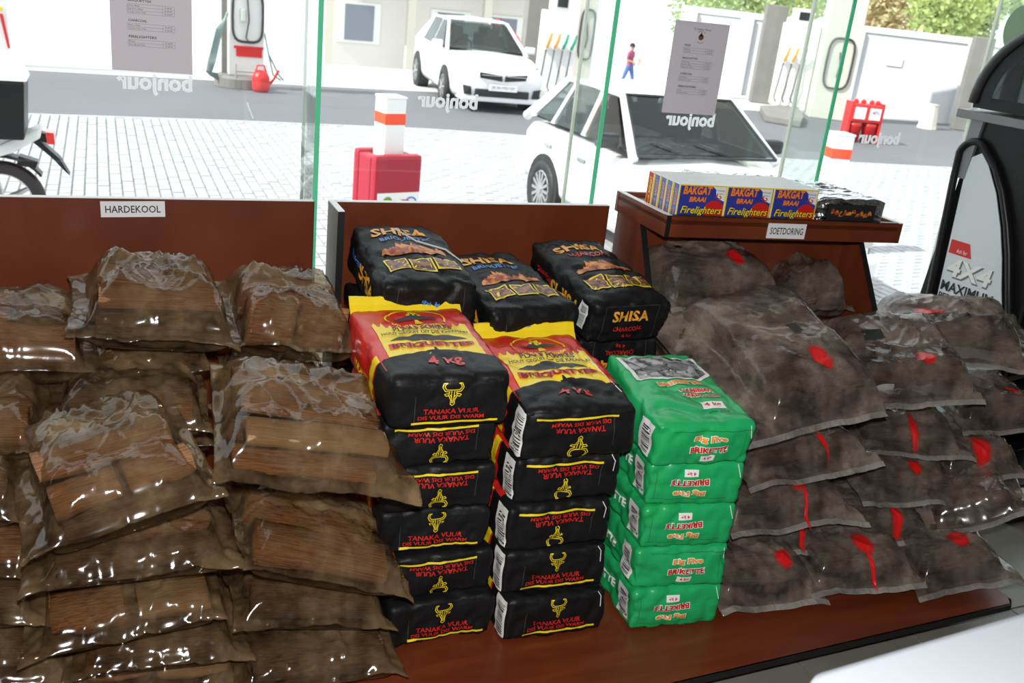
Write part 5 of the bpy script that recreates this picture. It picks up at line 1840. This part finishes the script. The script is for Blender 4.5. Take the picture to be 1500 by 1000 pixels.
hug = [(wr * 1.12 * math.cos(a), wr + wr * 1.12 * math.sin(a)) for a in [math.pi * (.20 + .75 * k / 12) for k in range(13)]]
hug += [(a * 1.04, wr + (b - wr) * 1.07) for a, b in hug[::-1]]
sideprism('hugger', hug, -.07, .07, BLACK, .003)
sideprism('number_plate_bracket', [(.12, .60), (.25, .58), (.27, .63), (.14, .67)], -.06, .06, BLACK, .004)
MB().tube([(.0, .10, wr), (-.10, .10, .70)], .022, 8).build('shock_absorber', STEEL, sc_)
MB().tube([(.0, -.10, wr), (-.10, -.10, .70)], .022, 8).build('shock_absorber', STEEL, sc_)
sideprism('engine', [(-.60, .22), (-.05, .24), (.02, .36), (-.20, .46), (-.60, .44)], -.12, .12, DKG, .03)
MB().tube([(-.5, -.16, .25), (-.2, -.17, .25), (.15, -.17, .34)], [.02, .045, .05], 10).build('exhaust', STEEL, sc_)
sideprism('step_through_body', [(-.55, .30), (-.55, .55), (-.95, .30), (-1.05, .80), (-1.12, 1.0), (-1.18, .98), (-1.12, .55), (-1.0, .24)], -.15, .15, WHITE, .02)
sideprism('seat', [(-.95, .74), (-.42, .76), (-.42, .84), (-.70, .82), (-.95, .80)], -.13, .13, RUBBER, .02)
MB().tube([(-1.28, .06, wr), (-1.14, .06, .95), (-1.10, 0, 1.05), (-1.05, .32, 1.08)], .02, 8).build('fork', STEEL, sc_)
MB().tube([(-1.10, 0, 1.05), (-1.05, -.32, 1.08)], .02, 8).build('handlebar', STEEL, sc_)

# posts with orange-red bands
def post(p, rz, lab):
    o = empty('bollard_post', p, rz)
    tag(o, lab, 'bollard', 'white square posts with orange-red bands')
    MB().box((0, 0, .60), (.205, .205, 1.20)).build('post_shaft', WHITE, o, bevel=.012)
    MB().box((0, 0, 1.02), (.209, .209, .105)).build('reflective_band', REFL, o, bevel=.010)
    MB().box((0, 0, 1.205), (.215, .215, .02)).build('post_cap', WHITE, o, bevel=.008)
    return o
p1_, p2_ = G(562, 334), G(1194, 368)
post(p1_, R(14), 'white post with orange-red band, rising from the crimson padded cover')
post(p2_, R(-12), 'white post with orange-red band, behind the foil packs in the tray')
cv = empty('padded_cover', p1_, R(14))
tag(cv, 'crimson vinyl padded cover around the white post, with a white logo label', 'cover')
for a in ((0, -.165, 0), (0, .165, 0)):
    MB().box((0, a[1], .36), (.48, .10, .72)).build('cover_pad', CRIMSON, cv, bevel=.035)
for a in (-.18, .18):
    MB().box((a, 0, .35), (.11, .228, .69)).build('cover_side', CRIMSON, cv, bevel=.02)
lb = MB().box((.01, -.2165, .265), (.43, .003, .24)).build('logo_label', WHITE, cv)
S = plane((.01, -.2185, .265), (1, 0, 0), (0, 0, 1))
decal('emblem', mat('leaf_emblem', (.16, .30, .05), .5), S, [mv(ell(.052, .058), -.11, .03)], .001, lb)
decal('emblem', mat('earth_emblem', (.40, .18, .04), .5), S, [mv(ell(.034, .026), -.11, .018)], .002, lb)
decal('emblem', INK, S, [mv(rect(.05, .008), -.11, -.042), mv(rect(.002, .12), -.035, .0)], .002, lb)
decal('emblem', RED, S, [mv(pl((-.07, .015), (.02, .008), (.02, -.004), (-.045, .002)), .09, .045), mv(pl((-.01, .01), (.012, .01), (.004, -.035), (-.008, -.03)), .09, .045)], .002, lb)
decal('emblem', SKYB, S, [mv(ring(.058, .040, .016, 20, -.3, 2.6), .130, .040)], .0015, lb)
decal('lettering', RED, S, [mv(tx('TotalEnergies', .018, .15), .09, -.035)], .002, lb)

def hose(pts, r=.022, m=None):
    return MB().tube(pts, r, 7)
def loop(cx, cz, a, b, y, n=22):
    pts = []
    for k in range(n):
        t = 2 * math.pi * k / n
        c, s = math.cos(t), math.sin(t)
        e = 0.5
        pts.append((cx + a * math.copysign(abs(c) ** e, c), y, cz + b * math.copysign(abs(s) ** e, s)))
    return pts
PUMPW = mat('pump_panel_white', (.74, .73, .70), .4)
HOSE = mat('hose_black', (.03, .03, .032), .5)
GRNH = mat('hose_grey_green', (.22, .30, .28), .6)

# air and water point on the left
ap = empty('air_water_pump', G(350, 127))
tag(ap, 'pale air and water pump with looped hose and red panel, across the driveway', 'pump')
MB().lathe([(0, .20), (.40, .20), (.46, .16), (.46, 0), (0, 0)], (.05, .1, 0), (0, 0, 1), 28).build('island_base', GREY, ap)
MB().box((.12, .1, 1.10), (.60, .36, 1.80)).build('cabinet', PUMPW, ap, bevel=.02)
MB().box((-.22, .24, 1.25), (.10, .12, 2.2)).build('grey_column', GREY, ap)
MB().tube(loop(.13, 1.20, .255, .42, -.11), .022, 7, closed=True).build('hose_loop', HOSE, ap)
MB().box((.16, -.09, .60), (.44, .02, .14)).build('red_panel', REDP, ap)
MB().box((.15, -.10, .69), (.50, .02, .04)).build('red_strip', REDP, ap)
MB().tube([(.12, -.10, 1.55), (.15, -.13, 1.15), (.10, -.13, .85), (.16, -.10, .78)], .012, 6).build('air_gauge_hose', HOSE, ap)
MB().box((.05, -.12, 1.22), (.07, .05, .20)).build('air_gauge', mat('gauge_pale', (.6, .66, .55), .4), ap, bevel=.01)
fr2 = MB()
for a in (-.09, .40):
    fr2.tube([(a, -.28, 0), (a, -.28, .42)], .018, 6)
for z in (.20, .30):
    fr2.tube([(-.09, -.28, z), (.40, -.28, z)], .016, 6)
fr2.build('guard_rail', STEEL, ap)
for k in range(4):
    MB().tube([(-.20, -.02, 1.25 - .02 * k), (-.30 - .03 * k, -.08, .95), (-.42 - .035 * k, -.12, .42), (-.50 - .02 * k, -.12, .18 + .02 * k), (-.36, -.10, .12 + .03 * k)], .018, 6).build('hanging_hose', GRNH, ap, smooth=True)
for k in range(2):
    MB().tube([(.43, 0, .95), (.50, -.04, .6), (.58 + .1 * k, -.06, .25), (.72 + .05 * k, -.06, .16)], .014, 6).build('hanging_hose', GRNH, ap, smooth=True)
wc = empty('watering_can', G(382, 134))
tag(wc, 'red plastic watering can on the ground beside the air pump', 'watering can')
MB().lathe([(0, .0), (.12, .0), (.15, .06), (.15, .24), (.11, .33), (.05, .36), (0, .36)], (0, 0, 0), (0, 0, 1), 20).build('can_body', REDP, wc, smooth=True)
MB().tube([(.12, 0, .10), (.22, 0, .22), (.30, 0, .38)], [.03, .022, .025], 8).build('spout', REDP, wc)
MB().tube([(-.10, 0, .30), (-.06, 0, .44), (.06, 0, .44), (.10, 0, .30)], .016, 7).build('handle', REDP, wc)

# fuel dispensers
NOZ = [mat('nozzle_orange', (.75, .32, .04), .4), mat('nozzle_green', (.03, .32, .20), .4)]
def nozzle(par, x, z, m, y=-.26):
    a = MB().box((x, y, z), (.07, .12, .15)).build('nozzle_boot', PUMPW, par, bevel=.01)
    n_ = MB().tube([(x - .02, y - .05, z - .02), (x + .03, y - .09, z + .14), (x + .06, y - .10, z + .30)], [.030, .034, .022], 7).build('nozzle', m, par)
    MB().tube([(x - .02, y - .05, z - .05), (x - .06, y - .10, z - .45), (x - .10, y - .08, z - .85), (x - .03, y - .02, z - .95)], .014, 6).build('nozzle_hose', HOSE, par, smooth=True)
def dispenser(p, rz, lab, cols, hgt=2.0, w=.9):
    o = empty('fuel_dispenser', p, rz)
    tag(o, lab, 'fuel pump', 'fuel dispensers on the forecourt')
    MB().box((0, 0, hgt * .5), (w, .44, hgt)).build('cabinet', WHITE, o, bevel=.02)
    MB().box((-w * .06, 0, hgt + .17), (w * .5, .40, .34)).build('display_head', PUMPW, o, bevel=.04)
    MB().box((-w * .02, -.205, hgt + .18), (w * .3, .012, .18)).build('display_screen', CARGL, o)
    for i, c in enumerate(cols):
        nozzle(o, -w * .36 + w * .24 * i, hgt * .56, NOZ[c])
    return o
def pillar(p, rz, w, hgt, m, lab, num=None, lp=True):
    o = empty('canopy_pillar', p, rz)
    tag(o, lab, 'pillar')
    MB().box((0, 0, hgt / 2), (w, w * .8, hgt)).build('pillar_shaft', m, o, bevel=.02)
    if lp:
        MB().tube(loop(0.02, 1.25, w * .36, .55, -w * .4 - .03), .024, 7, closed=True).build('hose_loop', HOSE, o)
        MB().tube([(0.0, -w * .42, 1.5), (.05, -w * .45, 1.2), (.02, -w * .45, .95)], .018, 6).build('hose_end', HOSE, o)
    if num:
        decal('number', RED, plane((-w * .12, -w * .4 - .004, 2.15), (1, 0, 0), (0, 0, 1)), [tx(num, .20, off=.02)], .004, o)
    return o
def island(pts, lab):
    o = MB().prism([(p.x, p.y, GZ + .14) for p in pts], (0, 0, -.14)).build('pump_island', GREY, None, bevel=.02)
    tag(o, lab, 'kerb')
dispenser(G(808, 133), R(-12), 'white fuel dispenser with two orange and two green nozzles, beside the sedan', (0, 0, 1, 1), hgt=1.72, w=.78)
pillar(G(845, 130), R(-12), .46, 4.2, BEIGE, 'beige pillar with red number 5 and a looped hose, behind the hatchback roof', '5')
pillar(G(778, 110), R(-10), .62, 4.2, GREY, 'wide grey concrete pillar behind the sedan bonnet', lp=False)
dispenser(G(1150, 163), R(-28), 'white fuel dispenser with three nozzles, right of the hatchback', (0, 0, 1), hgt=1.85, w=.80).location.z += .14
pillar(G(1112, 150), R(-28), .52, 2.35, GREY, 'short beige-grey pillar left of the three-nozzle dispenser', lp=False)
pillar(G(1206, 172), R(-28), .80, 4.2, BEIGE, 'broad pale pillar with a looped hose, seen through the green glass edge', '')
island([G(1112, 163), G(1120, 178), G(1172, 187), G(1176, 178), G(1166, 163)], 'grey concrete kerb island under the right fuel dispenser')
pillar(G(1407, 190), R(-35), .46, 2.15, GREY, 'grey pillar at the right with a slim white pump behind it', lp=False)
fd2 = dispenser(G(1440, 188), R(-35), 'slim white fuel dispenser at the far right, partly behind the oil rack', (), hgt=1.5, w=.6)
for k in range(2):
    MB().tube([(-.25 + .1 * k, -.25, .2), (-.20 + .1 * k, -.28, 1.0), (.02 + .1 * k, -.26, 1.62), (.08 + .1 * k, -.26, 1.64), (.12 + .1 * k, -.25, 1.3)], .014, 6).build('hanging_hose', GRNH, fd2, smooth=True)
cn_ = empty('concrete_bollard', G(1357, 188))
tag(cn_, 'pale tapered concrete bollard beside the right grey pillar', 'bollard')
MB().lathe([(0, 0), (.23, 0), (.21, .08), (.15, .52), (.16, .56), (0, .57)], (0, 0, 0), (0, 0, 1), 10).build('bollard_body', BEIGE, cn_)

# red service bins
bn = empty('bin_unit', G(1256, 207), R(-18))
tag(bn, 'red service bin unit with two round bins and a white logo panel', 'bin')
MB().box((0, 0, .56), (.64, .36, .34)).build('unit_box', REDP, bn, bevel=.03)
for a in (-.31, .31):
    MB().box((a, 0, .38), (.05, .32, .76)).build('unit_side', REDP, bn, bevel=.01)
for a in (-.15, .15):
    MB().lathe([(0, 0), (.12, 0), (.145, .30), (.15, .36), (0, .36)], (a, -.04, .01), (0, 0, 1), 18).build('round_bin', DRED, bn, smooth=True)
    MB().box((a, -.185, .56), (.22, .012, .22)).build('white_panel', WHITE, bn)
decal('emblem', SKYB, plane((.15, -.192, .57), (1, 0, 0), (0, 0, 1)), [ring(.07, .05, .02, 18, -.3, 2.6)], .002, bn)
decal('emblem', RED, plane((.15, -.192, .57), (1, 0, 0), (0, 0, 1)), [mv(pl((-.08, .02), (.02, .012), (.02, -.004), (-.05, .0)), 0, 0)], .004, bn)
for a in (-.2, -.05, .12, .24):
    MB().lathe([(.05, 0), (.05, .05), (.02, .08), (0, .08)], (a, 0, .73), (0, 0, 1), 10).build('lid_knob', REDP, bn)

# white trimmed pillar at the left edge
lp_ = empty('trimmed_pillar', G(0, 95))
tag(lp_, 'white pillar with a yellow band and a red strip, top left corner', 'pillar')
MB().box((-.05, .1, 1.3), (.46, .4, 2.6)).build('pillar_shaft', WHITE, lp_, bevel=.01)
MB().box((-.02, -.11, .93), (.26, .02, .06)).build('yellow_band', YEL, lp_)
MB().prism([(.06, -.11, .85), (.11, -.11, .85), (.19, -.11, .30), (.15, -.11, .30)], (0, -.02, 0)).build('red_strip', REDP, lp_)

# boundary wall, trees beyond it
wp0, wp1 = Vector((14.43, 23.71, GZ - .3)), Vector((27, 13.1, GZ - .3))
wdv = (wp1 - wp0).normalized()
wl = (wp1 - wp0).length
wnn = Vector((wdv.y, -wdv.x, 0))
bw = empty('boundary_wall', wp0)
tag(bw, 'long white boundary wall with flat coping behind the right fuel pumps', 'wall')
bpy.context.view_layer.update()
WALLW = mat('white_boundary_paint', (.55, .55, .57), .8)
rel(MB().prism([wp0, wp1, wp1 - wnn * .2, wp0 - wnn * .2], (0, 0, 2.25)).build('wall_body', WALLW), bw)
cp0 = wp0 + Vector((0, 0, 2.25)) + wnn * .05
rel(MB().prism([cp0, cp0 + wdv * wl, cp0 + wdv * wl - wnn * .3, cp0 - wnn * .3], (0, 0, .14)).build('coping', WHITE), bw)
for s in (0.1, 1.6, 4.4, 7.2, 10.0, 12.8):
    a = wp0 + wdv * s
    rel(MB().prism([a, a + wdv * .35, a + wdv * .35 + wnn * .12, a + wnn * .12], (0, 0, 2.25)).build('wall_pier', WALLW), bw)
a = aty(1311, 99, 19.4)
a = wp0 + wdv * ((a - wp0).dot(wdv)) + wnn * .02
a.z = aty(1311, 99, 19.4).z
rel(MB().prism([a - wdv * .19, a + wdv * .19, a + wdv * .19 + wnn * .02, a - wdv * .19 + wnn * .02], (0, 0, .2)).build('plaque', WHITE), bw)

def tree(px_, py_, y, r, lab, m, seed, gz=-2.0):
    c = aty(px_, py_, y)
    o = empty('garden_tree', (c.x, c.y, gz))
    tag(o, lab, 'tree', 'trees beyond the boundary wall')
    rn = random.Random(seed)
    hh = c.z - gz
    MB().tube([(0, 0, 0), (.06, .03, hh * .5), (0, 0, hh)], [.16, .12, .05], 8).build('trunk', BARK, o)
    mb = MB()
    blobs = [Vector((rn.gauss(0, .45), rn.gauss(0, .35), rn.gauss(0, .35))) * r for _ in range(9)]
    for k in range(2600):
        b = blobs[rn.randrange(9)]
        d = Vector((rn.gauss(0, 1), rn.gauss(0, 1), rn.gauss(0, 1))).normalized() * r * .55 * rn.random() ** .35
        p = Vector((0, 0, hh)) + b + d
        u = Vector((rn.gauss(0, 1), rn.gauss(0, 1), rn.gauss(0, .6))).normalized()
        v = u.cross(Vector((rn.random(), rn.random(), rn.random()))).normalized()
        l = rn.uniform(.07, .14)
        mb.add([p - u * l, p + v * l * .5, p + u * l, p - v * l * .5], [(0, 1, 2, 3)])
    tag(mb.build('foliage', m, o), kind='stuff')
LEAFY = mat('leaf_yellow_green', (.56, .60, .22), .6, var=(2.0, .5, (.36, .50, .18)))
tree(1035, -5, 34, 2.3, 'dense mid-green tree above the wall, right of the price list', LEAF, 1)
tree(1135, -15, 29, 1.5, 'green tree above the wall behind the three-nozzle dispenser', LEAF, 2)
tree(1290, 8, 26, 1.5, 'rusty orange and green shrub tree above the wall, right of the green glass edge', LEAFR, 3)
tree(1372, 5, 23.5, 1.3, 'bright yellow-green tree above the wall', LEAFY, 4)
tree(1450, 15, 26.5, 1.4, 'pale green tree above the wall at the far right', LEAF, 5)
tree(1225, -20, 32, 1.9, 'yellow-green tree rising behind the broad pale pillar', LEAFY, 6)
tree(1535, 15, 23, 1.3, 'green tree above the wall at the picture edge', LEAF, 7)

# far building across the street
def gz_at(y):
    return GZ if y < 23 else GZ - (y - 23) * .121
fbp = aty(640, 40, 44)
fb = empty('street_building', (fbp.x, 44, gz_at(44)))
tag(fb, 'pale street building with dark windows and pillars, far behind the sedan', 'building')
PALE = mat('pale_facade', (.74, .70, .66), .9)
MB().box((0, 2, 3.2), (11, 4, 6.4)).build('facade', PALE, fb)
for x in (-3.6, .6, 3.2):
    w = MB().box((x, -.04, 2.3), (1.9, .10, 1.7)).build('window', WHITE, fb)
    MB().box((x, -.10, 2.3), (1.3, .03, 1.5)).build('window_pane', mat('far_pane', (.22, .24, .30), .3), w)
for x in (-5.2, -1.6, 1.9, 5.2):
    MB().box((x, -1.2, 2.4), (.35, .35, 4.8)).build('veranda_pillar', BEIGE, fb)
MB().box((0, -.8, 4.9), (11, 1.8, .25)).build('veranda_roof', GREY, fb)

# people
def person(name, lab, loc, rz, hgt, top, legs, skin, hair, pose, cap_m=None, bag=None):
    k = hgt / 1.72
    o = empty(name, loc, rz)
    tag(o, lab, 'person')
    J, E_, Rr = [], [], []
    def ch(par, pts):
        last = par
        for p, r in pts:
            J.append(Vector(p) * k); Rr.append(r * k)
            if last is not None: E_.append((last, len(J) - 1))
            last = len(J) - 1
        return last
    pel = ch(None, [((0, 0, .95), .145)])
    che = ch(pel, [((0, -.01, 1.12), .135), ((0, 0, 1.32), .155)])
    nk = ch(che, [((0, 0, 1.47), .06), ((0, -.02, 1.55), .075), ((0, -.025, 1.64), .095), ((0, -.015, 1.70), .06)])
    mats = []
    for s in (-1, 1):
        st_ = pose['step'] * s
        ch(pel, [((s * .10, -st_ * .05, .88), .10), ((s * .10, -st_ * .6, .50), .070), ((s * .10, -st_ * .6 + max(0, -st_) * .9, .09), .048), ((s * .10, -st_ * .6 - .13 + max(0, -st_) * .9, .04), .042)])
        a = pose['arm']
        ha = ch(che, [((s * .19, 0, 1.40), .065), ((s * .25, a[0], 1.13), .048), ((s * (.25 - a[2]), a[1], .90 + a[3]), .036), ((s * (.25 - a[2] * 1.15), a[1] - .05, .83 + a[3] * 1.1), .038)])
        for f in range(4):
            b = J[ha] / k
            ch(ha, [(tuple(b + Vector((s * (.02 - .014 * f), -.02 - .01 * (f % 2), -.06))), .010), (tuple(b + Vector((s * (.02 - .014 * f), -.035, -.095 + .006 * abs(f - 1)))), .008)])
        b = J[ha] / k
        ch(ha, [(tuple(b + Vector((-s * .035, -.03, -.02))), .011), (tuple(b + Vector((-s * .045, -.045, -.05))), .009)])
    lean = R(pose.get('lean', 0))
    piv = Vector((0, 0, .95)) * k
    def bend(p):
        q = Vector(p) - piv
        return piv + Matrix.Rotation(lean, 3, 'X') @ q if lean else Vector(p)
    J = [bend(j) if j.z > 1.0 * k or (abs(j.x) > .185 * k and j.z > .6 * k) else j for j in J]
    me = bpy.data.meshes.new('body')
    me.from_pydata([tuple(j) for j in J], E_, [])
    b = bpy.data.objects.new('body', me)
    C.objects.link(b)
    b.parent = o
    m_ = b.modifiers.new('s', 'SKIN')
    for v, r in zip(me.skin_vertices[0].data, Rr):
        v.radius = (r, r)
        v.use_root = False
    me.skin_vertices[0].data[pel].use_root = True
    b.modifiers.new('u', 'SUBSURF').levels = 1
    b.modifiers['u'].render_levels = 1
    bpy.context.view_layer.update()
    ev = b.evaluated_get(bpy.context.evaluated_depsgraph_get())
    nm = bpy.data.meshes.new_from_object(ev)
    b.modifiers.clear()
    b.data = nm
    nm.name = 'body'
    nm.materials.clear()
    for m in (top, legs, skin, RUBBER):
        nm.materials.append(m)
    for p in nm.polygons:
        c = p.center / k
        if lean:
            c = (Matrix.Rotation(-lean, 3, 'X') @ (p.center - piv) + piv) / k if p.center.z > .98 * k or p.center.y < -.25 * k else c
        i = 0
        if c.z > 1.49: i = 2
        elif c.z < .10: i = 3
        elif c.z < .96 and abs(c.x) < .19: i = 1
        elif c.z < .98 + pose['arm'][3] and abs(c.x) > .13 and c.z > .6 and (abs(c.x) > .2 or c.y < -.2): i = 2
        p.material_index = i
    nm.shade_smooth()
    hc = Vector((0, -.015, 1.645)) * k
    n0 = len(o.children)
    if cap_m:
        MB().lathe([(.108 * k, -.01), (.112 * k, .03), (.09 * k, .085), (.04 * k, .115), (0, .118)], hc, (0, .1, 1), 16).build('cap', cap_m, o, smooth=True)
        MB().prism([hc + Vector((a * k, b_ * k, 0)) for a, b_ in ((-.08, -.08), (.08, -.08), (.06, -.19), (-.06, -.19))], (0, 0, .015)).build('cap_peak', cap_m, o)
    MB().lathe([(.100 * k, -.04), (.106 * k, .02), (.09 * k, .075), (.04 * k, .103), (0, .106)], hc + Vector((0, .015, 0)), (0, .15, 1), 16).build('hair', hair, o, smooth=True)
    MB().tube([hc + Vector((0, -.105, .0)) * k, hc + Vector((0, -.125, -.03)) * k, hc + Vector((0, -.10, -.04)) * k], [.008, .014, .010], 6).build('nose', skin, o, smooth=True)
    for s in (-1, 1):
        MB().lathe([(0, 0), (.011, .003), (.008, .010), (0, .012)], hc + Vector((s * .035, -.092, .005)) * k, (0, -1, 0), 8).build('eye', INK, o)
        MB().lathe([(0, 0), (.024, .005), (.02, .015), (0, .018)], hc + Vector((s * .092, .0, -.02)) * k, (s, 0, 0), 8).build('ear', skin, o)
    MB().box(hc + Vector((0, -.098, -.065)) * k, (.045, .012, .008)).build('mouth', DRED, o)
    if lean:
        M_ = Matrix.Translation(piv) @ Matrix.Rotation(lean, 4, 'X') @ Matrix.Translation(-piv)
        for c_ in o.children:
            if c_ is not b:
                c_.matrix_local = M_
    if bag:
        MB().box(bag[0], bag[1]).build('held_bundle', bag[2], o, bevel=.05)
    return o
SKIN1 = mat('brown_skin', (.20, .09, .05), .6)
SKIN2 = mat('tan_skin', (.40, .24, .16), .6)
HAIR = mat('dark_hair', (.02, .016, .012), .8)
UNI = mat('red_uniform', (.70, .025, .015), .7)
q = aty(752, 60, 21.2)
person('person', 'person in a red cap and red uniform bending forward behind the sedan', (q.x, q.y, GZ), R(-60), 1.72, UNI, UNI, SKIN1, HAIR, dict(step=.05, arm=(-.02, -.08, .02, .03), lean=58), cap_m=UNI)
dd = ray(927, 64)
y = 25.0
while (EYEP + dd * (y / dd.y)).z < gz_at(y) + 1.66:
    y += .1
q = EYEP + dd * (y / dd.y)
person('person', 'person in plum top and blue jeans walking far behind the hatchback, holding a bundle', (q.x, q.y, gz_at(y)), R(35), 1.66, mat('plum_top', (.36, .08, .17), .8), mat('blue_denim', (.08, .14, .38), .8), SKIN2, HAIR, dict(step=.22, arm=(.02, -.20, .08, .18)), bag=((.02, -.27, 1.10), (.30, .20, .22), mat('pale_cloth', (.72, .62, .50), .8)))
